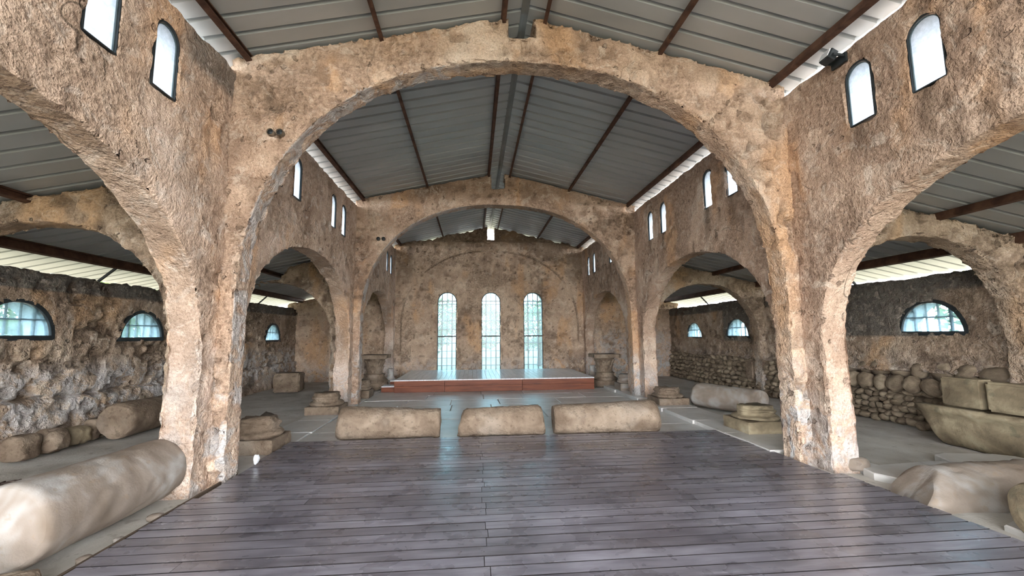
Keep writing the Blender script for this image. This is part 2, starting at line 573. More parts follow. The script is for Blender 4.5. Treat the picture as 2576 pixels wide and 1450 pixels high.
def slab(name, plane, c_in, c_out, ua, ub, za, zb, res, holes=(), top=None, mat=None, style=None, wear=None, parent=None):
    nu = max(2, int(round((ub - ua) / res))); nz = max(2, int(round((zb - za) / res)))
    U, Z = np.meshgrid(np.linspace(ua, ub, nu + 1), np.linspace(za, zb, nz + 1), indexing='ij')
    U = U.ravel().copy(); Z = Z.ravel().copy()
    fl = list(holes)
    if top is not None:
        fl.append(lambda u, z: (top(u) - z))
    def F(u, z):
        d = np.full(u.shape, 1e3)
        for f in fl:
            d = np.minimum(d, f(u, z))
        return d
    if fl:
        e = 1e-3
        for it in range(3):
            d = F(U, Z)
            gu = (F(U + e, Z) - F(U - e, Z)) / (2 * e)
            gz = (F(U, Z + e) - F(U, Z - e)) / (2 * e)
            g2 = np.maximum(gu * gu + gz * gz, 0.05)
            dist = d / np.sqrt(g2)
            if it == 0:
                near = np.abs(dist) < 0.72 * res
            step = np.clip(d / g2, -res, res) * near
            U -= step * gu; Z -= step * gz
        U = np.clip(U, ua, ub); Z = np.clip(Z, za, zb)
        ok = F(U, Z) > -0.25 * res
    else:
        ok = np.ones(U.shape, bool)
    idx = np.arange((nu + 1) * (nz + 1)).reshape(nu + 1, nz + 1)
    cells = np.stack([idx[:-1, :-1], idx[1:, :-1], idx[1:, 1:], idx[:-1, 1:]], -1).reshape(-1, 4)
    cells = cells[ok[cells].all(1)]
    used = np.unique(cells)
    mp = np.full(len(U), -1); mp[used] = np.arange(len(used))
    cells = mp[cells]; U = U[used]; Z = Z[used]
    n = len(used)
    # boundary edges
    ed = np.concatenate([cells[:, [0, 1]], cells[:, [1, 2]], cells[:, [2, 3]], cells[:, [3, 0]]])
    key = ed[:, 0].astype(np.int64) * n + ed[:, 1]
    rkey = ed[:, 1].astype(np.int64) * n + ed[:, 0]
    bd = ed[~np.isin(key, rkey)]
    bv = np.unique(bd)
    bmap = np.full(n, -1); bmap[bv] = np.arange(len(bv))
    ks = max(1, int(round(abs(c_in - c_out) / res)))
    def pt(u, z, c):
        c = np.full(u.shape, c)
        return np.stack([c, u, z], -1) if plane == 'X' else np.stack([u, c, z], -1)
    V = [pt(U, Z, c_in), pt(U, Z, c_out)]
    ring = [bv]
    for s in range(1, ks):
        V.append(pt(U[bv], Z[bv], c_in + (c_out - c_in) * s / ks))
        ring.append(2 * n + (s - 1) * len(bv) + np.arange(len(bv)))
    ring.append(n + bv)
    V = np.concatenate(V)
    flag = np.zeros(len(V), np.int8); flag[bv] = 1; flag[n + bv] = 1; flag[2 * n:] = 2
    s0 = 1 if plane == 'X' else -1
    keep = np.sign(c_in - c_out) == s0
    front = cells if keep else cells[:, ::-1]
    back = (cells[:, ::-1] if keep else cells) + n
    Q = [front, back]
    a = bmap[bd[:, 0]]; b_ = bmap[bd[:, 1]]
    for s in range(ks):
        q = np.stack([ring[s][b_], ring[s][a], ring[s + 1][a], ring[s + 1][b_]], -1)
        Q.append(q if keep else q[:, ::-1])
    Q = np.concatenate(Q)
    # normals
    d1 = V[Q[:, 2]] - V[Q[:, 0]]; d2 = V[Q[:, 3]] - V[Q[:, 1]]
    fn = np.cross(d1, d2)
    N = np.zeros_like(V)
    for c in range(4):
        np.add.at(N, Q[:, c], fn)
    N /= np.maximum(np.linalg.norm(N, axis=1, keepdims=True), 1e-9)
    st = dict(low=0.02, mid=0.012, fine=0.006, pits=0.02, pit_scale=7.0, spall=0.016, spall_t=0.55, edge=0.03, intr=0.6, seed=1)
    if style: st.update(style)
    P = V.astype(np.float32)
    sd = st['seed']
    d = st['low'] * 2 * (fbm(P * 0.7, 2, sd) - .5) + st['mid'] * 2 * (fbm(P * 3.0, 3, sd + 3) - .5) + st['fine'] * 2 * (fbm(P * 11.0, 2, sd + 7) - .5)
    reg = vnoise(P * 0.9, sd + 11)
    pt_ = st.get('pit_t', 0.60)
    pit = sstep(pt_, pt_ + 0.13, vnoise(P * st['pit_scale'], sd + 13)) * sstep(0.35, 0.6, reg)
    pit2 = sstep(0.62, 0.76, vnoise(P * st['pit_scale'] * 2.1, sd + 14)) * sstep(0.3, 0.5, vnoise(P * 1.6, sd + 15))
    sp_n = fbm(P * 1.1, 4, sd + 19)
    sp = sstep(st['spall_t'], st['spall_t'] + 0.025, sp_n)
    d -= st['pits'] * (pit + 0.55 * pit2) + st['spall'] * sp
    d = np.where(flag == 2, d * st['intr'], d)
    en = fbm(P * 4.5, 3, sd + 23)
    d -= np.where(flag == 1, st['edge'] * (0.15 + 1.6 * np.clip(en - 0.42, 0, 1) * 2), 0)
    extra = st.get('extra')
    if extra is not None:
        d += extra(P, flag)
    # keep the outer rim of the panel where neighbours meet
    V = V + N * d[:, None]
    w = np.zeros((len(V), 4), np.float32)
    w[:, 0] = np.where(flag == 2, sp * 0.5, sp)
    pitw = np.clip(0.55 * pit + 0.35 * pit2, 0, 1) * np.where(flag == 2, 0.3, 1.0) * st.get('pit_shade', 0.8)  # pits coloured darker, painting the shade inside the holes
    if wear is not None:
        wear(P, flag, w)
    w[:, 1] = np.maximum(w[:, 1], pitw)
    me = mesh_quads(name, V, Q)
    me.set_sharp_from_angle(angle=math.radians(46))
    at = me.color_attributes.new('wear', 'FLOAT_COLOR', 'POINT')
    at.data.foreach_set('color', np.clip(w, 0, 1).ravel())
    return link(name, me, mat, parent)


NAVE_STYLE = dict(low=0.02, mid=0.015, fine=0.011, pits=0.026, spall=0.014, spall_t=0.565, edge=0.03)
AISLE_STYLE = dict(low=0.03, mid=0.028, fine=0.022, pits=0.065, pit_scale=6.0, pit_t=0.55, pit_shade=1.25, spall=0.02, spall_t=0.52, edge=0.04, intr=0.9)
CROSS_STYLE = dict(low=0.015, mid=0.018, fine=0.018, pits=0.045, pit_scale=7.5, spall=0.016, spall_t=0.57, edge=0.035, intr=0.35)

WIN_Y = [0.92, 1.62, 3.41, 4.11, 6.50, 7.21, 9.06, 9.76, 12.02, 12.82, 14.66, 15.38]
WIN_W, WIN_ZB, WIN_ZT = 0.30, 3.92, 4.62
WIN_DROP = {6.50: 0.03, 7.21: 0.03, 9.06: 0.05, 9.76: 0.06, 12.02: 0.1, 12.82: 0.1, 14.66: 0.14, 15.38: 0.15}
NAVE_ARCHES = [(2.47, 2.42, 1.5, 1.80), (8.1, 2.36, 1.45, 1.72), (13.85, 2.2, 1.4, 1.6)]


def clerestory_holes():
    h = []
    for y in WIN_Y:
        dz = WIN_DROP.get(y, 0)
        h.append(slot_f(y, WIN_W, WIN_ZB - dz, WIN_ZT - dz))
    return h


def nave_wear(side):
    def f(P, flag, w):
        y, z = P[:, 1], P[:, 2]
        # salt bloom and white marks low on the piers
        w[:, 3] = sstep(1.2, 0.2, z) * 0.75
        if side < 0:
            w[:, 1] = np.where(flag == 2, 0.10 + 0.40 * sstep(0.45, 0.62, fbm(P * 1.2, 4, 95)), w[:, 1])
            w[:, 3] = np.maximum(w[:, 3], 0.55 * sstep(0.6, 0.75, fbm(P * 0.9, 3, 91)) * sstep(3.9, 3.0, z))
        # runs of dirt below the window sills
        for yy in WIN_Y:
            dz = WIN_DROP.get(yy, 0)
            zb = WIN_ZB - dz
            ln = 0.9 if side > 0 else 0.25
            rr = vnoise(np.stack([y * 14, y * 0 + yy, z * 1.2], -1), 5)
            s = np.exp(-((y - yy - 0.03) / 0.10) ** 2) * sstep(zb - ln * (0.6 + 0.8 * ((yy * 7.3) % 1)), zb - 0.05, z) * (z < zb + 0.02)
            w[:, 1] = np.maximum(w[:, 1], s * (0.45 + 0.6 * rr) * (1.0 if side > 0 else 0.35))
        # patchy darker band towards the wall top
        w[:, 1] = np.maximum(w[:, 1], 0.38 * sstep(4.35, 4.85, z) * fbm(P * 2.2, 3, 33))
        if side < 0:
            w[:, 2] = np.maximum(w[:, 2], sstep(4.45, 4.6, z + 0.35 * (fbm(P * 1.4, 3, 71) - 0.5)) * sstep(4.3, 4.5, y) * sstep(5.4, 5.2, y) * 0.8)
    return f


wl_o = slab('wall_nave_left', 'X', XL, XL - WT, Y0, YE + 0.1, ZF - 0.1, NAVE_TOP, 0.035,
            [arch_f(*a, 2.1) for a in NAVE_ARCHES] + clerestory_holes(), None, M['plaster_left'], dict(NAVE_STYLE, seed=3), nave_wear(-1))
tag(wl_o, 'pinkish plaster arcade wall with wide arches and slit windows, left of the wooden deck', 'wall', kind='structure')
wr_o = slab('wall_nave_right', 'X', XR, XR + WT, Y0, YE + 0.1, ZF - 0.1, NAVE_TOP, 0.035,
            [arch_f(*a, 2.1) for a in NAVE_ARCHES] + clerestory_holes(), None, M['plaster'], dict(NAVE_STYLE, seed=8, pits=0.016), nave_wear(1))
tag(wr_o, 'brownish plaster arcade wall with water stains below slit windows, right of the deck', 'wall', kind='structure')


def nave_cross(name, y, holes_extra, seed, label, crown):
    def top(u):
        t = nave_roof(u) - 0.02 if np.isscalar(u) else RIDGE - RS * np.abs(u - XC) - 0.02
        return t
    def tp(u):
        t = RIDGE - RS * np.abs(u - XC) - 0.03
        return np.where(np.abs(u - 0.63) < 0.155, np.minimum(t, 5.52 if y < 8 else 5.42), t)
    def wear(P, flag, w):
        x, z = P[:, 0], P[:, 2]
        w[:, 3] = sstep(1.6, 0.3, z)
        # the arch soffit is greyer around the crown, paler left of it
        w[:, 2] = np.where((flag == 2) & (x > -0.2) & (x < 2.3), 0.35, 0)
        w[:, 3] = np.where((flag == 2) & (x < -0.2), 0.75, w[:, 3])
        w[:, 1] = 0.25 * sstep(0.55, 0.75, fbm(P * 1.3, 3, seed + 40))
    half = (XR - XL) / 2
    o = slab(name, 'Y', y, y + 0.33, XL - 0.06, XR + 0.06, ZF - 0.1, 5.9, 0.03,
             [arch_f(XC, half - 0.155, 2.0, crown - 2.0, 2.25)] + holes_extra, tp, M['plaster_arch'], dict(CROSS_STYLE, seed=seed), wear)
    return tag(o, label, 'arch', kind='structure')


def round_f(u, z, r):
    return lambda a, b: np.hypot(a - u, b - z) - r


nave_cross('wall_cross_near', YA, [], 21, 'large near plaster arch spanning the nave above the deck', 5.18)
nave_cross('wall_cross_far', YB, [], 22, 'farther plaster arch spanning the nave before the stage', 4.98)


def aisle_cross(name, side, y, seed, label, broken=False):
    if side < 0:
        ua, ub, c = XLO - 0.1, XL - WT + 0.06, -4.97
    else:
        ua, ub, c = XR + WT - 0.06, XRO + 0.1, 6.15
    def tp(u):
        t = (A_HI - AS * ((XL - WT) - u)) if side < 0 else (A_HI - AS * (u - (XR + WT)))
        t = t - 0.03
        if broken:
            t = t - np.clip((-4.55 - u) * 1.4, 0, 0.28)
        return t
    def wear(P, flag, w):
        w[:, 3] = 0.6 * sstep(1.4, 0.3, P[:, 2])
        w[:, 1] = 0.35 * sstep(0.5, 0.75, fbm(P * 1.5, 3, seed + 40))
    o = slab(name, 'Y', y, y + 0.33, ua, ub, ZF - 0.1, 3.66, 0.035, [arch_f(c, 1.47, 1.45, 1.47, 2.1)], tp, M['plaster_rough'],
             dict(AISLE_STYLE, seed=seed, pits=0.035, intr=0.5), wear)
    return tag(o, label, 'arch', kind='structure')


aisle_cross('wall_cross_near_left_aisle', -1, YA, 31, 'dark spotted plaster arch across the left aisle, nearest the camera')
aisle_cross('wall_cross_far_left_aisle', -1, YB, 32, 'broken plaster arch across the far part of the left aisle', True)
aisle_cross('wall_cross_near_right_aisle', 1, YA, 33, 'ochre plaster arch across the right aisle, nearest the camera')
aisle_cross('wall_cross_far_right_aisle', 1, YB, 34, 'smaller-looking plaster arch farther along the right aisle')

# end wall (nave part and both aisle ends in one wall)
END_WIN = [(-1.01, 0.71), (0.665, 0.72), (2.30, 0.73)]
EW_ZB, EW_ZT = 0.18, 3.22


def end_top(u):
    t = RIDGE - RS * np.abs(u - XC) - 0.05 + 0.025 * np.sin(u * 5.0) + 0.02 * np.sin(u * 17)
    t = np.where((u > 0.55) & (u < 0.78), np.minimum(t, 5.30), t)
    al = A_HI - AS * ((XL - WT) - u) - 0.08
    ar = A_HI - AS * (u - (XR + WT)) - 0.08
    t = np.where(u < XL - WT, al, t)
    return np.where(u > XR + WT, ar, t)


def end_extra(P, flag):
    # blind arch: the wall field inside the arch line is set back
    x, z = P[:, 0], P[:, 2]
    dx = np.abs(x - XC) / 3.42; dz = np.maximum(z - 1.9, 0) / 2.96
    g = (dx ** 2.2 + dz ** 2.2) ** (1 / 2.2)
    n = fbm(P * 2.0, 2, 55)
    ins = sstep(0.985, 1.0, g) * (z < 5.2) * (np.abs(x - XC) < 3.7)
    rim = np.exp(-((g - 0.995) / 0.008) ** 2) * sstep(0.35, 0.5, n)
    return (0.085 * ins * sstep(0.25, 0.40, n) - 0.06 * rim) * (P[:, 1] < YE + 0.2)


def end_wear(P, flag, w):
    x, z = P[:, 0], P[:, 2]
    dx = np.abs(x - XC) / 3.42; dz = np.maximum(z - 1.9, 0) / 2.96
    g = (dx ** 2.2 + dz ** 2.2) ** (1 / 2.2)
    inn = (np.abs(x - XC) < 3.6)
    soot_rim_shade = sstep(5.0, 5.35, z + 0.5 * (fbm(P * 1.5, 4, 61) - 0.5)) * inn
    soot_rim_shade = np.maximum(soot_rim_shade, inn * sstep(1.02, 1.10, g) * sstep(0.45, 0.55, fbm(P * 1.6, 4, 62)) * sstep(3.2, 3.8, z) * 0.8)
    soot_rim_shade = np.maximum(soot_rim_shade, inn * (g < 0.97) * sstep(0.50, 0.62, fbm(P * 1.1, 4, 63)) * sstep(3.2, 3.7, z) * 0.45)
    soot_rim_shade = np.maximum(soot_rim_shade, inn * 0.8 * np.exp(-((g - 0.99) / 0.007) ** 2) * sstep(0.35, 0.5, fbm(P * 2.0, 2, 55)) * (z > 1.0))  # rim term paints the groove's shade as a dark line
    w[:, 1] = np.maximum(soot_rim_shade * 0.62, inn * 0.9 * np.exp(-((g - 0.992) / 0.007) ** 2) * sstep(0.33, 0.48, fbm(P * 2.0, 2, 55)) * (z > 1.0))  # second, stronger line of painted shade along the blind arch rim
    w[:, 3] = 0.5 * sstep(1.0, 0.2, z) + 0.6 * (x > XR + WT) * sstep(2.0, 1.4, z)


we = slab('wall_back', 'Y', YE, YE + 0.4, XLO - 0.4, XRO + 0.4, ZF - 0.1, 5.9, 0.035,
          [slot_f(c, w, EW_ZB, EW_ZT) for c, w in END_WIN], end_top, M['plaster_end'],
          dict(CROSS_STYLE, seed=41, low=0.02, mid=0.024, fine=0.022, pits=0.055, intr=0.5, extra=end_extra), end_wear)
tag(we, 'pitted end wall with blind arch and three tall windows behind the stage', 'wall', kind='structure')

# outer aisle walls
LUN_L = [(1.12, 1.04, 1.57, 0.50), (3.47, 1.04, 1.57, 0.50), (6.70, 1.06, 1.61, 0.52), (9.05, 1.06, 1.57, 0.51), (12.28, 1.0, 1.50, 0.5), (14.57, 1.0, 1.45, 0.53)]
LUN_R = [(1.12, 1.04, 1.57, 0.52), (3.47, 1.04, 1.57, 0.52), (6.64, 1.03, 1.58, 0.53), (9.05, 1.04, 1.55, 0.52), (12.04, 1.06, 1.49, 0.53), (14.52, 1.0, 1.45, 0.52)]
OT_L, OT_R = 2.60, 2.57


def left_outer_extra(P, flag):
    z = P[:, 2]
    inner = P[:, 0] > XLO - 0.1
    zg = 0.68 + 0.03 * np.sin(P[:, 1] * 1.3)
    gro = np.exp(-((z - zg) / 0.022) ** 2)
    low = sstep(zg + 0.01, zg - 0.02, z)
    return inner * (0.05 * low - 0.06 * gro + 0.12 * sstep(0.35, -0.05, z) * fbm(P * 1.5, 3, 77))


def outer_wear(side):
    def f(P, flag, w):
        y, z = P[:, 1], P[:, 2]
        top = OT_L if side < 0 else OT_R
        nn = fbm(P * 1.2, 4, 81)
        w[:, 2] = sstep(top - 0.30, top - 0.27, z + 0.05 * (nn - .5))
        if side > 0:
            # grey cement repair round the lunettes
            b2 = sstep(4.2, 4.3, y) * sstep(8.9, 8.8, y) * sstep(1.50, 1.54, z) * sstep(6.05 + 0.25, 6.05 + 0.5, y + 0.5 * (nn - .5) + 0.3 * (z - 2))
            b3 = sstep(11.35, 11.45, y) * sstep(12.75, 12.65, y) * sstep(1.33, 1.4, z)
            w[:, 2] = np.maximum(w[:, 2], np.maximum(b2, b3) * 0.95)
        w[:, 3] = sstep(1.35, 0.9, z) * (0.9 if side < 0 else 0.25) * sstep(-0.1, 0.5, z)
        w[:, 1] = 0.5 * sstep(0.55, 0.72, fbm(P * 1.8, 4, 83)) * sstep(1.2, 2.0, z)
    return f


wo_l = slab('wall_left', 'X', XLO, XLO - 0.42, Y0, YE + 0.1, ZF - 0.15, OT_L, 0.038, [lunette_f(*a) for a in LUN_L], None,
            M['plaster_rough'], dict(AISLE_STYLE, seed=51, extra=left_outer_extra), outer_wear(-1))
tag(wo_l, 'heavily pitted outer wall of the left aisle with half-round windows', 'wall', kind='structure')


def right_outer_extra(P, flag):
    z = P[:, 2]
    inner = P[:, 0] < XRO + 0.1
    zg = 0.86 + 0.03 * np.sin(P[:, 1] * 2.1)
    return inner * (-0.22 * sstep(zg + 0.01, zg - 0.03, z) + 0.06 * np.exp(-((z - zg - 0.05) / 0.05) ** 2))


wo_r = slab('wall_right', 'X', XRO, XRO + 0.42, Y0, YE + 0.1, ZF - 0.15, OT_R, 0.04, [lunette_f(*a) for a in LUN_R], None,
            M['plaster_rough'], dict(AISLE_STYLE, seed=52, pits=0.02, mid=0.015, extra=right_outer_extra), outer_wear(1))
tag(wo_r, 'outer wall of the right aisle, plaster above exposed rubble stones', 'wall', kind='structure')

# ------------------------------------------------------------------ floor
def grid_floor(name, xa, xb, ya, yb, res, z, amp, seed, mat):
    nx, ny = int((xb - xa) / res), int((yb - ya) / res)
    X, Y = np.meshgrid(np.linspace(xa, xb, nx + 1), np.linspace(ya, yb, ny + 1), indexing='ij')
    P = np.stack([X.ravel(), Y.ravel(), np.zeros(X.size)], -1).astype(np.float32)
    h = amp * 2 * (fbm(P * 0.9, 4, seed) - .5) + 0.35 * amp * 2 * (fbm(P * 5, 2, seed + 4) - .5)
    P[:, 2] = z + h
    idx = np.arange((nx + 1) * (ny + 1)).reshape(nx + 1, ny + 1)
    Q = np.stack([idx[:-1, :-1], idx[1:, :-1], idx[1:, 1:], idx[:-1, 1:]], -1).reshape(-1, 4)
    return link(name, mesh_quads(name, P, Q), mat)


floor_o = grid_floor('floor', XLO - 0.4, XRO + 0.4, Y0, YE + 0.2, 0.07, ZF - 0.025, 0.022, 61, M['earth'])
tag(floor_o, 'uneven pale earth and stone floor of nave and aisles', 'floor', kind='structure')
gr = box_me('ground', -90, 90, -90, 110, -0.6, -0.22)
tag(link('ground', gr, M['ground']), 'dry open ground outside the building', 'ground', kind='structure')


def slab_poly_me(name, pts, z0, z1, seed, bev=0.008):
    bm = bmesh.new()
    lo = [bm.verts.new((x, y, z0)) for x, y in pts]
    hi = [bm.verts.new((x, y, z1)) for x, y in pts]
    bm.faces.new(lo[::-1]); bm.faces.new(hi)
    n = len(pts)
    for i in range(n):
        bm.faces.new((lo[i], lo[(i + 1) % n], hi[(i + 1) % n], hi[i]))
    bmesh.ops.bevel(bm, geom=[e for e in bm.edges if abs(e.verts[0].co.z - z1) < 1e-6 and abs(e.verts[1].co.z - z1) < 1e-6], offset=bev, segments=1, affect='EDGES')
    return bm_mesh(name, bm)


pr = random.Random(5)
# large paving slabs of the nave beyond the deck
ys = [7.0, 7.75, 8.7, 9.6, 10.4, 11.25, 12.1, 12.9, 14.2, 15.4, 16.3]
for i in range(len(ys) - 1):
    x = XL + 0.18
    end = XR - 0.22
    while x < end - 0.2:
        wdt = pr.uniform(0.9, 1.9)
        x2 = min(end, x + wdt)
        if end - x2 < 0.5: x2 = end
        g = 0.006
        j = lambda: pr.uniform(-0.012, 0.012)
        pts = [(x + g + j(), ys[i] + g + j()), (x2 - g + j(), ys[i] + g + j()), (x2 - g + j(), ys[i + 1] - g + j()), (x + g + j(), ys[i + 1] - g + j())]
        zt = ZF + pr.uniform(-0.004, 0.006)
        link('paving_slab', slab_poly_me('paving_slab', pts, ZF - 0.10, zt, 1), M['paving'], floor_o)
        x = x2
# stylobate strips under the arcades
for side, xa, xb, zt in ((-1, XL - WT - 0.16, XL + 0.16, ZF + 0.012), (1, XR - 0.26, XR + WT + 0.2, ZF + 0.075)):
    y = 5.6
    while y < 16.2:
        y2 = min(16.3, y + pr.uniform(1.0, 1.7))
        j = lambda: pr.uniform(-0.025, 0.025)
        pts = [(xa + j(), y + 0.006), ((xa + xb) / 2, y + 0.006), (xb + j(), y + 0.006), (xb + j(), (y + y2) / 2), (xb + j(), y2 - 0.006), ((xa + xb) / 2, y2 - .006), (xa + j(), y2 - 0.006), (xa + j(), (y + y2) / 2)]
        link('kerb_slab', slab_poly_me('kerb_slab', pts, ZF - 0.12, zt + pr.uniform(-.006, .006), 1, 0.014), M['paving'], floor_o)
        y = y2
# broken pale slabs in the right aisle in front of the arch
for cx, cy, sx, sy, a, zt in ((5.3, 4.72, 1.5, 0.5, 0.10, 0.0), (6.35, 4.75, 1.1, 0.9, -0.15, 0.02), (5.1, 3.15, 1.3, 0.8, 0.05, -0.03), (7.05, 4.2, 0.9, 0.8, 0.2, 0.04), (4.75, 5.05, .35, .5, .3, -.02)):
    pts = []
    for k in range(10):
        t = 2 * math.pi * k / 10
        ex = abs(math.cos(t)) ** 0.5 * math.copysign(1, math.cos(t)) * sx / 2 * pr.uniform(.88, 1.05)
        ey = abs(math.sin(t)) ** 0.5 * math.copysign(1, math.sin(t)) * sy / 2 * pr.uniform(.88, 1.05)
        pts.append((cx + ex * math.cos(a) - ey * math.sin(a), cy + ex * math.sin(a) + ey * math.cos(a)))
    link('broken_slab', slab_poly_me('broken_slab', pts, ZF - 0.12, zt, 1, 0.012), M['paving'], floor_o)

# ------------------------------------------------------------------ roofs
def sheet_me(name, length, ribs=4):
    """trapezoidal sheet: ribs across local y, length along local x (from 0 down to `length`)"""
    prof = []
    for r in range(ribs):
        y = r * PITCH_RIB
        prof += [(y, 0), (y + 0.215, 0), (y + 0.223, 0.05), (y + 0.269, 0.05)]
    prof.append((ribs * PITCH_RIB, 0))
    V, Fc = [], []
    for x in (0, length):
        for y, z in prof: V.append((x, y, z))
    m = len(prof)
    for i in range(m - 1):
        Fc.append((i, i + 1, m + i + 1, m + i))
    t = 0.0015
    nV = len(V)
    V += [(x, y, z + t) for x, y, z in V]
    Fc += [(nV + a, nV + d, nV + c, nV + b) for a, b, c, d in Fc[:m - 1]]
    return mesh_py(name, V, Fc)


def bar_me(name, a, b, w, h, updir=(0, 0, 1)):
    """square-section bar from a to b"""
    a, b = Vector(a), Vector(b)
    d = (b - a).normalized()
    u = Vector(updir)
    s = d.cross(u).normalized()
    u = s.cross(d).normalized()
    V = []
    for p in (a, b):
        for i, j in ((-1, -1), (1, -1), (1, 1), (-1, 1)):
            V.append(p + s * (i * w / 2) + u * (j * h / 2))
    return mesh_py(name, V, [(0, 3, 2, 1), (4, 5, 6, 7), (0, 1, 5, 4), (1, 2, 6, 5), (2, 3, 7, 6), (3, 0, 4, 7)])


def channel_me(name, x, ya, yb, ztop, w, h, slope):
    """C-section purlin running along y, its open side shown by a lip"""
    t = 0.006
    V, Fc = [], []
    prof = [(-w / 2, 0), (w / 2, 0), (w / 2, -0.02), (w / 2 - t, -0.02), (w / 2 - t, -t), (-w / 2 + t, -t), (-w / 2 + t, -h + t), (w / 2 - t, -h + t), (w / 2 - t, -h + 0.02), (w / 2, -h + 0.02), (w / 2, -h), (-w / 2, -h)]
    ca, sa = math.cos(slope), math.sin(slope)
    for y in (ya, yb):
        for px, pz in prof:
            V.append((x + px * ca - pz * sa, y, ztop + px * sa + pz * ca))
    m = len(prof)
    for i in range(m):
        Fc.append((i, (i + 1) % m, m + (i + 1) % m, m + i))
    Fc.append(tuple(range(m))[::-1]); Fc.append(tuple(range(m, 2 * m)))
    return mesh_py(name, V, Fc)


YR0, YR1 = Y0 - 0.4, YE + 0.75
SHEET_W = 4 * PITCH_RIB


def roof_side(root, name, x_hi, z_hi, dirx, length, slope):
    """sheets laid from the high edge downwards in direction dirx"""
    me = sheet_me(name, length)
    y = 4.83 - SHEET_W * 11
    ang = math.atan(slope)
    while y < YR1 - 0.2:
        if dirx > 0:
            o = link(name, me, M['sheet'], root, (x_hi, y, z_hi), (0, ang, 0))
        else:
            o = link(name, me, M['sheet'], root, (x_hi, y + SHEET_W, z_hi), (0, ang, math.pi))
        o.rotation_mode = 'XYZ'
        y += SHEET_W


nave_root = empty('ceiling_nave')
tag(nave_root, 'ridged corrugated metal roof on rusty purlins over the nave', 'roof', kind='structure')
NL = (3.61 + 0.26) / math.cos(math.atan(RS))
roof_side(nave_root, 'roof_sheet', XC + 0.05, RIDGE - RS * 0.05, 1, NL, RS)
roof_side(nave_root, 'roof_sheet', XC - 0.05, RIDGE - RS * 0.05, -1, NL, RS)
# ridge cap in lengths
y = YR0
while y < YR1:
    y2 = min(YR1, y + 2.0)
    V = []
    for yy in (y, y2 + 0.03):
        V += [(XC - 0.22, yy, RIDGE + 0.048 - RS * .22), (XC, yy, RIDGE + 0.055), (XC + 0.22, yy, RIDGE + 0.048 - RS * .22)]
    link('ridge_cap', mesh_py('ridge_cap', V, [(0, 1, 4, 3), (1, 2, 5, 4)]), M['ridge'], nave_root)
    y = y2
for ya, yb in ((YR0, YA - 0.0), (YA + 0.33, YB), (YB + 0.33, YE + 0.05)):
    # narrow closing strip under the ridge, ending at each arch
    V = []
    for yy in (ya, yb):
        V += [(XC - 0.05, yy, RIDGE - 0.026), (XC + 0.0, yy, RIDGE - 0.016), (XC + 0.05, yy, RIDGE - 0.026)]
    link('ridge_strip', mesh_py('ridge_strip', V, [(0, 1, 4, 3), (1, 2, 5, 4)]), M['ridge'], nave_root)
    for off in (-3.47, -1.87, -0.29, 0.29, 1.87, 3.47):
        x = XC + off
        w, h = (0.05, 0.085) if abs(off) < 3 else (0.07, 0.10)
        link('purlin', channel_me('purlin', x, ya - 0.1, yb + 0.1, nave_roof(x) - 0.004, w, h, -math.copysign(math.atan(RS), off)), M['rust'], nave_root)
# upright translucent panels closing the gap between arcade wall and eave
for side, x in ((-1, XL - 0.20), (1, XR + 0.20)):
    y = Y0
    while y < YE:
        y2 = min(YE + 0.05, y + 0.831)
        zt = nave_roof(x) + 0.03
        n = 30
        V, Fc = [], []
        for i in range(n + 1):
            yy = y + (y2 - y) * i / n
            dx = 0.012 if (i % 10) in (9,) else 0.0
            V += [(x + dx, yy, NAVE_TOP - 0.12), (x + dx, yy, zt)]
        for i in range(n):
            Fc.append((2 * i, 2 * i + 2, 2 * i + 3, 2 * i + 1))
        link('translucent_panel', mesh_py('translucent_panel', V, Fc), M['polycarbonate'], nave_root)
        y = y2

for side, nm in ((-1, 'left'), (1, 'right')):
    root = empty('ceiling_%s_aisle' % nm)
    tag(root, 'corrugated metal lean-to roof over the %s aisle' % nm, 'roof', kind='structure')
    xh = XL - WT + 0.02 if side < 0 else XR + WT - 0.02
    xo = XLO if side < 0 else XRO
    ln = (abs(xo - xh) + 1.06) / math.cos(math.atan(AS))
    roof_side(root, 'roof_sheet', xh, A_HI + 0.004, side, ln, AS)
    for f, w, h in ((0.10, 0.05, 0.09), (None, 0.06, 0.10), (abs(xo - xh) - 0.14, 0.07, 0.15)):
        x = xh + side * (f if f is not None else abs((-5.1 if side < 0 else 6.43) - xh))
        link('purlin', channel_me('purlin', x, YR0, YE + 0.3, aisle_roof(x) - 0.006, w, h, -side * math.atan(AS)), M['rust'], root)
    xe = xo - side * 0.14
    ze = aisle_roof(xe) - 0.14
    for yy in (2.3, 8.1, 13.7):
        link('strut', bar_me('strut', (xe, yy, ze), (xo + side * 0.10, yy - 0.05, (OT_L if side < 0 else OT_R) - 0.02), 0.035, 0.035), M['steel_dark'], root)
        link('strut', bar_me('strut', (xo - side * 0.02, yy - 0.05, (OT_L if side < 0 else OT_R) + 0.0), (xo - side * 0.02, yy - 0.05, (OT_L if side < 0 else OT_R) - 0.30), 0.03, 0.03), M['steel_dark'], root)

# ------------------------------------------------------------------ windows
def outline_slot(w, h, inset=0.0, seg=14):
    """closed outline of a round-headed slot, origin at the sill centre; list of (u, z)"""
    r = w / 2 - inset
    zc = h - w / 2
    pts = [(-r, inset), (r, inset)]
    for i in range(seg + 1):
        a = math.pi * i / seg
        pts.append((r * math.cos(a), zc + r * math.sin(a)))
    return pts


def outline_lunette(w, h, inset=0.0, seg=22):
    a_, b_ = w / 2 - inset, h - inset
    pts = []
    for i in range(seg + 1):
        a = math.pi * i / seg
        pts.append((a_ * math.cos(a), max(b_ * math.sin(a), min(inset, 0.022)) if i not in (0, seg) else min(inset, 0.022)))
    return pts


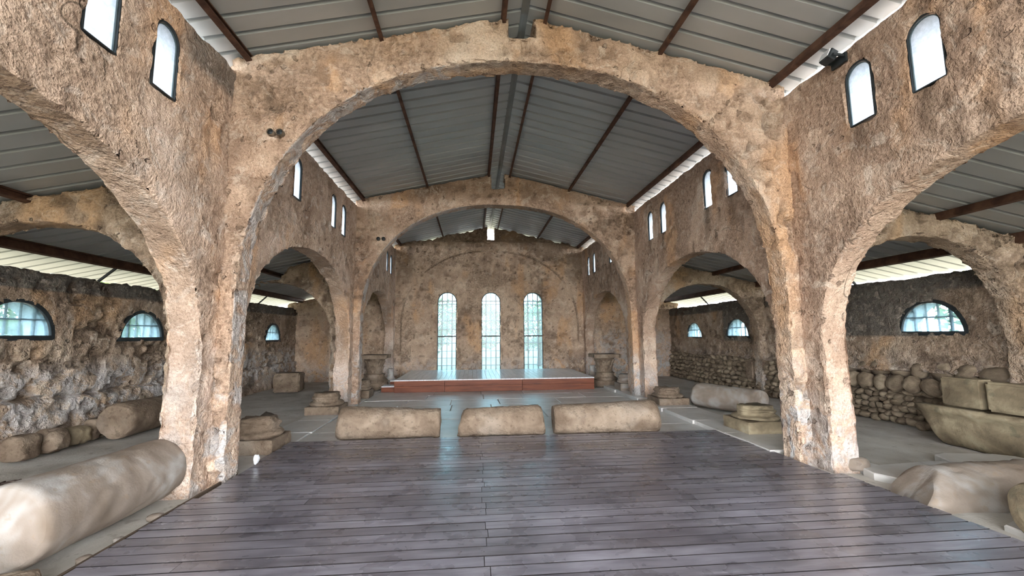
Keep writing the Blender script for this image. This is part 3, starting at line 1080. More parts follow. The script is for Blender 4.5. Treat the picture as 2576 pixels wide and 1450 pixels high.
def frame_me(name, outer, inner, d0, d1, swap):
    """ring between two outlines with depth d0..d1; swap maps (u,d,z) to local axes"""
    n = len(outer)
    V = [swap(u, d, z) for d in (d0, d1) for u, z in outer] + [swap(u, d, z) for d in (d0, d1) for u, z in inner]
    Fc = []
    for i in range(n):
        j = (i + 1) % n
        Fc += [(i, j, 2 * n + j, 2 * n + i), (n + j, n + i, 3 * n + i, 3 * n + j), (j, i, n + i, n + j), (2 * n + i, 2 * n + j, 3 * n + j, 3 * n + i)]
    bm = bmesh.new()
    vs_ = [bm.verts.new(v) for v in V]
    for f in Fc: bm.faces.new([vs_[k] for k in f])
    return bm_mesh(name, bm)


def pane_me(name, outl, d, swap, thick=0.006):
    n = len(outl)
    V = [swap(u, d, z) for u, z in outl]
    return mesh_py(name, V, [tuple(range(n))])


wcount = [0]


def window(loc, plane_swap, label, cat='window'):
    wcount[0] += 1
    e = empty('window_%d' % wcount[0], loc)
    return tag(e, label, cat, kind='structure')


def swX(s):  # wall along y, depth outwards = s * x
    return lambda u, d, z: (s * d, u, z)


def swY(u, d, z):
    return (u, d, z)


bay_words = ['bay nearest the camera', 'middle bay', 'bay beside the stage']
pos_words = ['first', 'second', 'third', 'fourth']
clr_cache = {}
for s, x, side in ((-1, XL, 'left'), (1, XR, 'right')):
    sw = swX(s)
    h = WIN_ZT - WIN_ZB
    for i, yy in enumerate(WIN_Y):
        e = window((x + s * 0.045, yy, WIN_ZB - WIN_DROP.get(yy, 0)), sw,
                   'frosted slit window high in the %s nave wall, %s of four in the %s' % (side, pos_words[i % 4], bay_words[i // 4]))
        if s not in clr_cache:
            W = WIN_W + 0.02
            clr_cache[s] = (frame_me('frame', outline_slot(W, h + 0.01), outline_slot(W, h + 0.01, 0.014), -0.03, 0.03, sw),
                            pane_me('pane', outline_slot(W, h, 0.015), 0.0, sw),
                            frame_me('bead', outline_slot(W, h, 0.013), outline_slot(W, h, 0.022), -0.012, 0.0, sw))
        f, p, b = clr_cache[s]
        link('frame', f, M['steel_dark'], e)
        link('pane', p, M['glass_frosted'], e)
        link('glazing_bead', b, M['grille'], e)

# lunettes
for s, x, side, L in ((-1, XLO, 'left', LUN_L), (1, XRO, 'right', LUN_R)):
    sw = swX(s)
    for i, (yy, w, zb, h) in enumerate(L):
        e = window((x + s * 0.04, yy, zb), sw, 'half-round barred window in the outer %s aisle wall, number %s from the camera end' % (side, ['one', 'two', 'three', 'four', 'five', 'six'][i]))
        fo_ = [(u, z if z > 1e-6 else -0.05) for u, z in outline_lunette(w + .09, h + .045)]
        link('frame', frame_me('frame', fo_, outline_lunette(w + .09, h + .045, 0.06), -0.035, 0.02, sw), M['steel_dark'], e)
        link('pane', pane_me('pane', outline_lunette(w, h, 0.02), 0.0, sw), M['glass_lunette'], e)
        # pale reveal behind the glass
        link('reveal', frame_me('reveal', outline_lunette(w + .04, h + .02), outline_lunette(w, h, 0.015), 0.06, 0.36, sw), M['reveal'], e)
        d = 0.035
        for k in (-0.56, -0.19, 0.19, 0.56):
            u = k * w / 2
            zt = h * math.sqrt(max(0, 1 - (k) ** 2)) - 0.01
            tk = 0.042 if abs(k) > 0.3 else 0.022
            link('bar', bar_me('bar', sw(u, d, 0.0), sw(u, d, zt), tk, 0.02, (0, 1, 0) if False else sw(0, 1, 0)), M['grille'], e)
        for zz in (h * 0.5,):
            hw = w / 2 * math.sqrt(1 - 0.25) - 0.01
            link('bar', bar_me('bar', sw(-hw, d, zz), sw(hw, d, zz), 0.024, 0.024), M['grille'], e)

# tall end-wall windows
pn = ['left', 'middle', 'right']
for i, (c, w) in enumerate(END_WIN):
    h = EW_ZT - EW_ZB
    e = window((c, YE + 0.05, EW_ZB), swY, 'tall round-headed barred window in the end wall, %s of the three' % pn[i])
    fo = lambda ins: outline_slot(w + 0.02, h + 0.01, ins, 20)
    link('frame', frame_me('frame', fo(0), fo(0.03), -0.03, 0.03, swY), M['steel_dark'], e)
    lowh = 1.36
    # upper and lower lights are separate panes
    up_out = [(u, max(z, lowh)) for u, z in fo(0.03)]
    link('pane', pane_me('pane', up_out, 0.0, swY), M['glass_end'], e)
    r = w / 2 - 0.02
    link('pane', pane_me('pane', [(-r, 0.02), (r, 0.02), (r, lowh), (-r, lowh)], 0.0, swY), M['glass_end'], e)
    link('transom', box_me('transom', -w / 2, w / 2, -0.035, 0.025, lowh - 0.022, lowh + 0.022), M['steel_dark'], e)
    d = 0.05
    zs = h - w / 2
    for k in (-0.53, 0.0, 0.53):
        u = k * w / 2
        zt = zs + w / 2 * math.sqrt(1 - k * k) - 0.03
        link('bar', bar_me('bar', (u, d, 0), (u, d, zt), 0.042 if k else 0.026, 0.02, (0, 1, 0)), M['grille'], e)
    for zz, tk in ((zs + 0.03, 0.04), (zs - 0.10, 0.03), (zs - 0.42, 0.022), (zs - 0.73, 0.022), (zs - 1.05, 0.03), (1.10, 0.03), (0.80, 0.02), (0.54, 0.02), (0.26, 0.03)):
        link('bar', bar_me('bar', (-w / 2 + .01, d + 0.02, zz), (w / 2 - .01, d + 0.02, zz), tk, tk), M['grille'], e)

# ------------------------------------------------------------------ wooden deck
deck = empty('wooden_deck', (0, 0, 0))
tag(deck, 'dark weathered timber deck of long boards filling the nave floor', 'deck')
DX0, DX1, DY1 = XL + 0.17, XR - 0.08, 6.93
BW = 0.1405
nrow = 54
dk = random.Random(11)
for i in range(nrow):
    y1 = DY1 - i * BW
    y0 = y1 - BW + 0.0085
    if i % 2 == 0:
        cuts = [0.10 + dk.uniform(-.02, .02)]
    else:
        cuts = [-1.9 + dk.uniform(-.3, .3), 2.2 + dk.uniform(-.3, .3)] if i % 4 == 1 else [0.12]
    xa = DX0 + dk.uniform(-0.012, 0.012)
    xe = DX1 + dk.uniform(-0.015, 0.015)
    # boards are notched round the piers of the near arch
    if y1 > YA - 0.4 and y0 < YA + 0.75:
        xa = max(xa, XL + 0.215); xe = min(xe, XR - 0.215)
    xs = [xa] + cuts + [xe]
    for a, b in zip(xs[:-1], xs[1:]):
        bm = bmesh.new()
        zt = dk.uniform(-0.0015, 0.0015)
        box_bm(bm, a + 0.001, b - 0.001, y0, y1, -0.028, zt)
        bmesh.ops.bevel(bm, geom=[e for e in bm.edges if min(e.verts[0].co.z, e.verts[1].co.z) > -0.01], offset=0.0016, segments=1, affect='EDGES')
        pme = bm_mesh('plank', bm)
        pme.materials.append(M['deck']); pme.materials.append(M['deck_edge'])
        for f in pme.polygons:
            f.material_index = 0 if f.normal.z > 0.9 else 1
        link('plank', pme, None, deck)
for x in (DX0 + 0.09, -1.4, 0.11, 1.5, 2.9, DX1 - 0.18):
    link('joist', box_me('joist', x - 0.03, x + 0.03, DY1 - nrow * BW, DY1 - 0.02, -0.075, -0.029), M['joist'], deck)
link('gap_shade_sheet', box_me('gap_shade_sheet', DX0 + 0.05, DX1 - 0.15, DY1 - nrow * BW, DY1 - 0.02, -0.040, -0.0295), M['gap_shade_sheet'], deck)  # added black sheet, stands in for the shade below the gaps
link('edge_board', box_me('edge_board', DX0 - 0.035, DX0 - 0.01, DY1 - nrow * BW, YA - 0.02, -0.08, -0.004), M['joist'], deck)

# ------------------------------------------------------------------ stage
stage = empty('stage', (0, 0, 0))
tag(stage, 'low platform with red-stained front and pale boarded top under tall windows', 'stage')
SX0, SX1, SY0, SY1, SZ = -2.29, 3.64, 12.78, 16.2, 0.30
n = 42
for i in range(n):
    a = SX0 + (SX1 - SX0) * i / n
    b = SX0 + (SX1 - SX0) * (i + 1) / n - 0.006
    link('plank', box_me('plank', a, b, SY0 - 0.02, SY1, SZ - 0.03, SZ + pr.uniform(-.001, .001)), M['stage_top'], stage)
for xa, xb in ((SX0, -0.84), (-0.836, 1.45), (1.454, SX1)):
    for za, zb in ((-0.058, 0.118), (0.122, SZ - 0.031)):
        link('front_board', box_me('front_board', xa, xb - 0.003, SY0, SY0 + 0.025, za, zb, 0.003), M['stage_red'], stage)
for x in (SX0, SX1 - 0.025):
    for za, zb in ((-0.058, 0.118), (0.122, SZ - 0.031)):
        link('side_board', box_me('side_board', x, x + 0.025, SY0 + 0.027, SY1, za, zb, 0.003), M['stage_red'], stage)


def step_box(loc, sx, sy, z, label):
    e = empty('step', loc)
    tag(e, label, 'step')
    link('tread', box_me('tread', 0, sx, 0, sy, z - 0.03, z, 0.003), M['stage_top'], e)
    link('riser', box_me('riser', 0, sx, 0, 0.02, 0, z - 0.031, 0.002), M['stage_red'], e)
    link('side_board', box_me('side_board', 0, 0.02, 0.021, sy, 0, z - 0.031, 0.002), M['stage_red'], e)


step_box((-2.68, 12.92, ZF + 0.004), 0.37, 0.42, 0.17, 'lower red wooden step at the left end of the stage')
step_box((-2.55, 13.55, ZF + 0.004), 0.24, 0.4, 0.27, 'upper red wooden step tucked behind the lower one left of the stage')

# ------------------------------------------------------------------ column drums
def drum_me(name, length, ra, rb, seed, seg=56, rings=26, amp=0.010, pits=0.012, break_a=0.0, break_b=0.0, collar=False, chip=0.02):
    """shaft along +x from 0 to length, axis at the origin height"""
    V = []
    ii = np.linspace(0, 1, rings)
    th = 2 * np.pi * np.arange(seg) / seg
    for t in ii:
        r = ra + (rb - ra) * t
        if collar and t > 0.955:
            r += 0.018
        c = np.stack([np.full(seg, t * length), r * np.cos(th), r * np.sin(th)], -1)
        V.append(c)
    V = np.concatenate(V).astype(np.float32)
    N = V.copy(); N[:, 0] = 0; N /= np.linalg.norm(N, axis=1, keepdims=True)
    q = V + seed * 2.3
    d = amp * 2 * (fbm(q * 2.2, 3, seed) - .5) + 0.4 * amp * 2 * (fbm(q * 9, 2, seed + 2) - .5) - pits * sstep(.62, .75, vnoise(q * 11, seed + 4))
    V += N * d[:, None]
    # worn and broken ends
    en = fbm(np.stack([np.cos(th) * 1.1, np.sin(th) * 1.1, th * 0 + seed], -1), 2, seed + 9) - 0.5
    ty = np.clip(np.linspace(0, 1, rings), 0, 1)
    fa = np.clip(1 - ty * 3.0, 0, 1) ** 1.0
    fb = np.clip((ty - 0.67) * 3.0, 0, 1)
    off = (fa[:, None] * (break_a * (en * 1.2 + np.sin(th + 0.5)))[None, :] + fb[:, None] * (break_b * (en * 1.2 + np.cos(th + seed)))[None, :]).ravel()
    V[:, 0] += off
    # chipped rims
    rim = np.zeros(rings); rim[0] = rim[-1] = 1
    sh = 1 - (rim[:, None] * (0.02 + chip * np.clip(en * 4, 0, 1))[None, :] / ra).ravel()
    V[:, 1] *= sh; V[:, 2] *= sh
    faces = []
    for i in range(rings - 1):
        for k in range(seg):
            k2 = (k + 1) % seg
            faces.append((i * seg + k, i * seg + k2, (i + 1) * seg + k2, (i + 1) * seg + k))
    V = [tuple(v) for v in V]
    # end faces in three rings, slightly uneven
    er = random.Random(seed)
    for base, sgn in ((0, 1), ((rings - 1) * seg, -1)):
        prev = [base + k for k in range(seg)]
        mx = sum(V[p][0] for p in prev) / seg
        for f in (0.93, 0.62, 0.3):
            cur = []
            for k in range(seg):
                p = V[base + k]
                ax = mx * (1 - f) + p[0] * f
                cur.append(len(V))
                V.append((ax + 0.010 * math.sin(p[1] * f * 17 + seed) * math.cos(p[2] * f * 13) * (1 - f) * 2, p[1] * f, p[2] * f))
            for k in range(seg):
                k2 = (k + 1) % seg
                faces.append((prev[k2], prev[k], cur[k], cur[k2]) if sgn > 0 else (prev[k], prev[k2], cur[k2], cur[k]))
            prev = cur
        c = len(V); V.append((mx, 0, 0))
        for k in range(seg):
            k2 = (k + 1) % seg
            faces.append((prev[k2], prev[k], c) if sgn > 0 else (prev[k], prev[k2], c))
    me = mesh_py(name, V, faces, True)
    sm = np.ones(len(me.polygons), bool); sm[(rings - 1) * seg:] = False
    me.polygons.foreach_set('use_smooth', sm)
    return me


def drum(name, a, b, ra, rb, seed, mat, label, group=None, roll=0.0, **kw):
    a, b = Vector(a), Vector(b)
    d = b - a
    me = drum_me(name, d.length, ra, rb, seed, **kw)
    o = link(name, me, mat)
    q = d.to_track_quat('X', 'Z')
    o.rotation_mode = 'QUATERNION'
    o.rotation_quaternion = q @ Matrix.Rotation(roll, 3, 'X').to_quaternion()
    o.location = a
    return tag(o, label, 'column', group)


drum('column_drum', (-2.12, 7.20, 0.205), (-0.54, 7.26, 0.165), 0.265, 0.225, 101, M['limestone'], 'fallen column drum with a raised collar, leftmost of three across the deck end', 'column drums in a row at the end of the deck', collar=True, break_a=0.02, roll=0.4)
drum('column_drum', (-0.21, 7.22, 0.165), (1.15, 7.22, 0.18), 0.228, 0.248, 102, M['limestone'], 'short chipped column drum in the middle of three across the deck end', 'column drums in a row at the end of the deck', break_a=0.05, break_b=0.03)
drum('column_drum', (1.33, 7.22, 0.175), (3.08, 7.14, 0.21), 0.238, 0.268, 103, M['limestone'], 'long smooth column drum, rightmost of three across the deck end', 'column drums in a row at the end of the deck', break_b=0.02, roll=1.2)
drum('column_drum', (-3.30, 3.46, 0.245), (-3.27, 4.93, 0.235), 0.31, 0.295, 104, M['marble_pale'], 'large whitish column drum lying against the left pier beside the deck', break_a=0.0, rings=34, seg=72)
drum('column_drum', (-5.80, 7.62, 0.235), (-5.86, 10.0, 0.215), 0.292, 0.27, 105, M['limestone'], 'column drum with a round flat end lying in the left aisle')
drum('column_shaft', (5.06, 9.40, 0.225), (5.70, 8.18, 0.205), 0.275, 0.255, 106, M['marble_pale'], 'pale column shaft lying askew in the right aisle behind the bases', break_b=0.06, break_a=0.04)
drum('broken_column', (4.32, 4.05, -0.06), (6.4, 4.02, -0.03), 0.31, 0.32, 107, M['marble_pale'], 'half-buried broken column with a ragged end beside the deck, right foreground', break_a=0.20, amp=0.02, pits=0.02, rings=40, seg=72, chip=0.05)
drum('column_drum', (4.42, 3.16, 0.16), (5.4, 2.9, 0.16), 0.225, 0.225, 108, M['lichen_stone'], 'brown rounded stone end just entering at the right edge of the picture')

# ------------------------------------------------------------------ column bases
def attic_profile(r, h, stub):
    """torus - scotia - torus - short shaft, from z = 0 up"""
    p = []
    def torus(z0, z1, ro, bulge):
        for i in range(7):
            t = i / 6
            p.append((ro + bulge * math.sin(math.pi * t), z0 + (z1 - z0) * t))
    torus(0, 0.36 * h, r * 0.93, r * 0.08)
    p.append((r * 0.87, 0.39 * h)); p.append((r * 0.83, 0.48 * h)); p.append((r * 0.83, 0.55 * h)); p.append((r * 0.86, 0.62 * h))
    torus(0.64 * h, 0.90 * h, r * 0.84, r * 0.06)
    p.append((r * 0.80, 0.93 * h)); p.append((r * 0.78, h)); p.append((r * 0.765, h + stub))
    return p


def column_base(loc, w, ph, mh, stub, seed, label, mat='limestone', broken=0.0, rz=0.0, rt_=1.0):
    e = empty('pedestal', loc, (0, 0, rz))
    tag(e, label, 'pedestal', 'column pedestals standing along the arcades')
    link('plinth', stone_block_me('plinth', w, w, ph, 6, 0.007, seed, 0.009, 5.0, 0.008), M[mat], e)
    me = lathe_me('moulding', attic_profile(w / 2 * rt_, mh, stub), 56)
    displace_me(me, 0.007, 6, seed + 1, 0.012, 10)
    if broken:
        co = np.empty(len(me.vertices) * 3, np.float32); me.vertices.foreach_get('co', co); co = co.reshape(-1, 3)
        top = co[:, 2] > mh * 0.45
        nn = fbm(co * 6 + seed, 3, seed) - 0.45
        co[:, 2] += top * broken * nn * sstep(mh * .4, mh * .8, co[:, 2])
        k = sstep(0.4, 0.7, vnoise(co * 5, seed + 3)) * top
        co[:, :2] *= (1 - 0.16 * k)[:, None]
        me.vertices.foreach_set('co', co.ravel()); me.update()
    link('moulding', me, M[mat], e, (0, 0, ph))
    return e


ZS_L, ZS_R = ZF + 0.005, ZF + 0.068
column_base((-3.14, 6.74, ZS_L), 0.66, 0.20, 0.22, 0.03, 201, 'square column base with a broken jagged top, nearest left base beside the deck', broken=0.22)
column_base((-3.16, 9.74, ZS_L), 0.69, 0.17, 0.21, 0.05, 202, 'moulded column base with a chipped round top, second on the left before the far arch', broken=0.04)
column_base((-3.02, 11.98, ZS_L), 0.56, 0.20, 0.19, 0.06, 203, 'small stepped column base half hidden behind the left pier of the far arch')
column_base((4.64, 6.82, ZS_R), 0.70, 0.19, 0.17, 0.04, 204, 'lichen-stained column base, nearest right base beside the deck', 'lichen_stone', broken=0.05)
column_base((4.44, 9.60, ZS_R), 0.69, 0.15, 0.18, 0.03, 205, 'worn column base beside the askew shaft, second on the right', broken=0.06)
column_base((4.36, 11.98, ZS_R), 0.56, 0.20, 0.18, 0.06, 206, 'small pale column base half hidden behind the right pier of the far arch', 'marble_pale')

# capitals on bases beside the stage
def leaf_me(name, w, h, out):
    V, Fc = [], []
    n, m = 8, 4
    for i in range(n + 1):
        t = i / n
        ww = w * (0.55 + 0.6 * math.sin(math.pi * min(1, t * 0.85 + 0.1))) * (1 - 0.35 * t * t)
        curl = out * (t ** 2.4)
        z = h * t if t < 0.85 else h * (0.85 + 0.15 * math.sin((t - .85) / .15 * math.pi / 2)) - 0.3 * out * ((t - .85) / .15)
        for j in range(m + 1):
            s = (j / m - 0.5)
            V.append((curl - 0.02 * abs(s) * 4, s * ww * (1 + 0.1 * math.sin(i * 2.6)), z))
    for i in range(n):
        for j in range(m):
            a = i * (m + 1) + j
            Fc.append((a, a + 1, a + m + 2, a + m + 1))
    nV = len(V)
    V += [(x - 0.018, y, z) for x, y, z in V]
    Fc += [(nV + a, nV + d, nV + c, nV + b) for a, b, c, d in Fc]
    # close the rim
    rim = [i * (m + 1) for i in range(n + 1)] + [n * (m + 1) + j for j in range(1, m + 1)] + [i * (m + 1) + m for i in range(n - 1, -1, -1)]
    for a, b in zip(rim[:-1], rim[1:]):
        Fc.append((a, b, nV + b, nV + a))
    return mesh_py(name, V, Fc, True)


def abacus_me(name, w, h, seed):
    pts = []
    for q in range(4):
        a0 = math.pi / 4 + q * math.pi / 2
        c = Vector((math.cos(a0), math.sin(a0))) * (w / 2 * 1.36)
        a1 = a0 + math.pi / 2
        d = Vector((math.cos(a1), math.sin(a1))) * (w / 2 * 1.36)
        tdir = Vector((-math.sin(a0), math.cos(a0)))
        pts.append(c - tdir * 0.05); pts.append(c + tdir * 0.05)
        for i in range(1, 8):
            t = i / 8
            p = (c + tdir * .05).lerp(d - Vector((-math.sin(a1), math.cos(a1))) * .05, t)
            p *= 1 - 0.13 * math.sin(math.pi * t)
            pts.append(p)
    me = slab_poly_me(name, [(p.x, p.y) for p in pts], 0, h, seed, 0.012)
    return me


def capital(loc, w, h, seed, label, mat):
    e = empty('column_capital', loc, (0, 0, 0.0))
    tag(e, label, 'capital', 'carved capitals beside the stage')
    rb = w * 0.30
    bell = lathe_me('bell', [(rb, 0), (rb * 1.04, h * .04), (rb * 0.97, h * .08), (rb * 0.99, h * .35), (rb * 1.1, h * .6), (rb * 1.32, h * .76), (rb * 1.42, h * .80)], 40)
    displace_me(bell, 0.006, 7, seed, 0.01, 12)
    link('bell', bell, M[mat], e)
    ab = abacus_me('abacus', w, h * 0.2, seed)
    link('abacus', ab, M[mat], e, (0, 0, h * 0.80))
    l1 = leaf_me('acanthus_leaf', 0.20, h * 0.42, 0.075)
    l2 = leaf_me('acanthus_leaf', 0.19, h * 0.70, 0.105)
    lv = leaf_me('volute', 0.09, h * 0.80, 0.17)
    for k in range(8):
        a = 2 * math.pi * k / 8
        link('acanthus_leaf', l1, M[mat], e, (rb * 1.0 * math.cos(a), rb * math.sin(a), 0.01), (0, 0, a))
        a += math.pi / 8
        link('acanthus_leaf', l2, M[mat], e, (rb * 0.99 * math.cos(a), rb * .99 * math.sin(a), 0.01), (0, 0, a))
    for k in range(4):
        a = math.pi / 4 + k * math.pi / 2
        link('volute', lv, M[mat], e, (rb * 1.02 * math.cos(a), rb * 1.02 * math.sin(a), 0.01), (0, 0, a))
    return e


def drum_base(loc, r, h, seed, label, mat):
    """low round base with plinth drum that carries a capital"""
    e = empty('round_base', loc)
    tag(e, label, 'column base')
    b = lathe_me('lower_drum', [(r, 0), (r * 1.02, h * .12), (r * 1.02, h * .42), (r * 0.98, h * .45)], 48)
    displace_me(b, 0.006, 6, seed, 0.01)
    link('lower_drum', b, M[mat], e)
    p = [(r * .98, 0)]
    for i in range(7):
        t = i / 6
        p.append((r * 0.93 + 0.05 * math.sin(math.pi * t), h * .22 * t))
    p += [(r * .86, h * .25), (r * .78, h * .33), (r * 0.74, h * .42), (r * .79, h * .5), (r * .80, h * .55)]
    t_ = lathe_me('moulding', p, 48)
    displace_me(t_, 0.005, 6, seed + 2, 0.01)
    link('moulding', t_, M[mat], e, (0, 0, h * .448))
    return e


CR, CLF = (4.16, 13.40), (-3.04, 13.62)
hb_r = 0.44
drum_base((CR[0], CR[1], ZF + 0.01), 0.37, hb_r, 301, 'round moulded base under the carved capital right of the stage', 'limestone')
capital((CR[0], CR[1], ZF + 0.014 + hb_r * 1.002), 0.80, 0.57, 302, 'carved leafy column capital standing on a base right of the stage', 'limestone')
drum_base((CLF[0], CLF[1], ZF + 0.01), 0.40, hb_r + 0.03, 303, 'round moulded base under the capital left of the stage', 'limestone')
capital((CLF[0], CLF[1], ZF + 0.014 + (hb_r + .03) * 1.002), 0.80, 0.58, 304, 'weathered column capital standing on a base left of the stage', 'limestone')


def baluster(loc, s, label, seed):
    p = [(0.15, 0), (0.165, .03), (0.17, .08), (0.15, .12), (0.12, .16), (0.165, .21), (0.17, .25), (0.13, .30), (0.10, .36), (0.088, .44), (0.085, .54), (0.095, .57), (0.10, .60)]
    me = lathe_me('stone_baluster', [(r * s, z * s) for r, z in p], 36)
    displace_me(me, 0.004, 9, seed, 0.006)
    o = link('stone_baluster', me, M['marble_pale'], None, loc)
    return tag(o, label, 'baluster')


baluster((3.97, 14.15, ZF + 0.004), 1.02, 'small turned stone baluster between the stage and the right capital', 311)
baluster((-2.66, 14.2, ZF + 0.004), 0.98, 'small turned stone baluster between the stage and the left capital', 312)
lump = link('boulder', boulder_me('boulder', 0.34, 0.3, 0.30, 0.03, 313, 2.6), M['lichen_stone'], None, (3.92, 15.4, ZF + 0.002))
tag(lump, 'grey lump of stone at the right rear corner of the stage', 'stone')

# ------------------------------------------------------------------ loose blocks in the aisles
def block(name, loc, size, seed, mat, label, rz=0.0, cat='stone block', group=None, amp=0.02, bev=0.035, pits=0.02, cuts=5):
    if name in ('rough_block', 'fallen_stone', 'pebble'):
        me = boulder_me(name, *size, amp, seed, 4.5 if amp < 0.03 else 3.2, 2 if name == 'pebble' else 4)
    else:
        me = stone_block_me(name, *size, cuts, amp, seed, bev, 4.0, pits)
    o = link(name, me, M[mat], None, loc, (0, 0, rz))
    return tag(o, label, cat, group)


block('stone_block', (-5.52, 13.55, ZF + .004), (0.72, 0.62, 0.56), 401, 'limestone', 'squarish cut block standing alone at the end of the left aisle', 0.12)
gname = 'rough blocks along the left aisle wall'
block('rough_block', (-6.10, 6.94, ZF + .004), (0.34, 0.36, 0.34), 402, 'limestone', 'rounded dark block along the left aisle wall, second from the picture edge', 0.2, group=gname, amp=0.035, bev=0.07)
block('rough_block', (-6.14, 7.36, ZF + .004), (0.32, 0.36, 0.28), 403, 'lichen_stone', 'low layered block along the left aisle wall, between rounded and upright blocks', -0.1, group=gname, amp=0.03)
block('rough_block', (-6.16, 7.68, ZF + .004), (0.19, 0.16, 0.34), 404, 'limestone', 'small upright block along the left aisle wall', 0.1, group=gname)
block('rough_block', (-6.24, 7.92, ZF + .004), (0.20, 0.22, 0.30), 405, 'lichen_stone', 'knobbly block along the left aisle wall, nearest the drum with a round end', 0.4, group=gname, amp=0.035, bev=0.06)
block('rough_block', (-6.12, 6.54, ZF + .004), (0.30, 0.36, 0.34), 406, 'limestone', 'block along the left aisle wall cut by the left picture edge', 0.1, group=gname)
block('fallen_stone', (-3.30, 3.02, ZF + .004), (0.30, 0.36, 0.28), 407, 'limestone', 'pale rounded stone at the near end of the whitish drum, lower left', 0.3, amp=0.03, bev=0.08)
block('fallen_stone', (-3.02, 3.24, ZF + .004), (0.28, 0.24, 0.10), 408, 'limestone', 'flat tan stone in the lower left corner beside the deck', 0.5, amp=0.02, bev=0.03)
block('fallen_stone', (4.62, 4.92, ZF + .004), (0.26, 0.20, 0.15), 409, 'marble_pale', 'small white rubble stone at the foot of the right pier', 0.4, amp=0.04, bev=0.05)
pb = random.Random(9)
for i, (yy, s) in enumerate(((3.62, .09), (3.95, .07), (4.35, .10), (4.62, .06))):
    block('pebble', (-2.86 + pb.uniform(-.03, .02), yy, ZF - .01), (s, s * 1.2, s * .6), 420 + i, 'marble_pale',
          'little stone chip in the gap between drum and deck, %s from the lower left' % pos_words[i], pb.uniform(0, 3), 'pebble', 'stone chips in the gap beside the deck', 0.012, s * .25, 0, 2)

# stone trough with upright slabs in the right aisle
tr = empty('stone_trough', (7.24, 4.98, ZF))
tag(tr, 'long lichened stone trough against the right aisle wall', 'trough')
V, Fc = [], []
prof = [(-0.26, 0.0), (-0.33, 0.12), (-0.36, 0.28), (-0.37, 0.44), (-0.43, 0.47), (-0.44, 0.55), (-0.33, 0.56), (-0.30, 0.34), (0.22, 0.34), (0.24, 0.56), (0.34, 0.55), (0.34, 0.0)]
ysn = np.linspace(-1.35, 1.25, 40)
for yy in ysn:
    for px, pz in prof:
        e_ = max(0.0, (yy - 0.85) / 0.4)          # rounded far end
        V.append((px * 0.86 * (1 - 0.12 * e_ * e_), yy - 0.35 * e_ * e_ * max(0, 1 - pz / .45) * 0.7, pz))
mP = len(prof)
for i in range(len(ysn) - 1):
    for k in range(mP):
        Fc.append((i * mP + k, i * mP + (k + 1) % mP, (i + 1) * mP + (k + 1) % mP, (i + 1) * mP + k))
Fc.append(tuple(range(mP))[::-1]); Fc.append(tuple((len(ysn) - 1) * mP + k for k in range(mP)))
tm = mesh_py('trough_body', V, Fc)
bm = bmesh.new(); bm.from_mesh(tm)
bmesh.ops.triangulate(bm, faces=[f for f in bm.faces if len(f.verts) > 4])
bmesh.ops.subdivide_edges(bm, edges=[e for e in bm.edges if e.calc_length() > 0.1], cuts=1)
tm = bm_mesh('trough_body', bm, True)
displace_me(tm, 0.018, 3.5, 431, 0.012)
link('trough_body', tm, M['lichen_stone'], tr)
block('stone_slab', (7.30, 5.80, ZF + .545), (0.24, 0.52, 0.42), 432, 'lichen_stone', 'upright buff slab on the trough in the right aisle, farther of two', 0.0, 'stone slab', 'slabs standing on the trough', 0.012, 0.02, 0.005)
block('stone_slab', (7.30, 5.10, ZF + .545), (0.26, 0.74, 0.40), 433, 'lichen_stone', 'upright buff slab on the trough in the right aisle, nearer of two', 0.03, 'stone slab', 'slabs standing on the trough', 0.014, 0.03, 0.005)

# ------------------------------------------------------------------ rubble stones in the right aisle wall
def stone_me(seed):
    bm = bmesh.new()
    bmesh.ops.create_icosphere(bm, subdivisions=2, radius=0.5)
    rr = random.Random(seed)
    for v in bm.verts:
        c = v.co
        for ax in range(3):
            c[ax] = math.copysign(min(0.5, abs(c[ax]) * 1.12), c[ax])
        v.co = c * rr.uniform(0.88, 1.06)
    return bm_mesh('rubble_stone', bm, True)


SM = [stone_me(500 + i) for i in range(12)]
rr = random.Random(77)
cnt = 0


def rubble(ya, yb, za, zb, hs, ws):
    global cnt
    z = za
    while z < zb:
        hh = rr.uniform(*hs)
        y = ya
        while y < yb:
            ww = rr.uniform(*ws)
            bulge = 0.16 * (1 - (z - za) / (zb - za)) + rr.uniform(-0.03, 0.03)
            o = link('rubble_stone', SM[rr.randrange(12)], M['rubble'], wo_r,
                     (XRO + 0.08 - bulge, y + ww / 2, z + hh / 2 + rr.uniform(-.012, .012)),
                     (rr.uniform(-.5, .5), rr.uniform(-.3, .3), rr.uniform(-.3, .3)), (rr.uniform(.20, .28), ww * 1.03, hh * 1.10))
            cnt += 1
            y += ww
        z += hh * 0.97


rubble(5.6, 9.0, ZF, 0.52, (0.085, 0.13), (0.11, 0.21))
rubble(5.6, 9.0, 0.52, 0.80, (0.24, 0.28), (0.22, 0.44))
rubble(10.0, 16.2, ZF, 0.78, (0.12, 0.17), (0.17, 0.32))
print('rubble stones', cnt)
link('ashlar_stone', stone_block_me('ashlar_stone', 0.3, 0.34, 0.52, 5, 0.015, 441, 0.04, 4.0, .01), M['limestone'], wo_r, (XRO - 0.05, 11.3, 0.32))

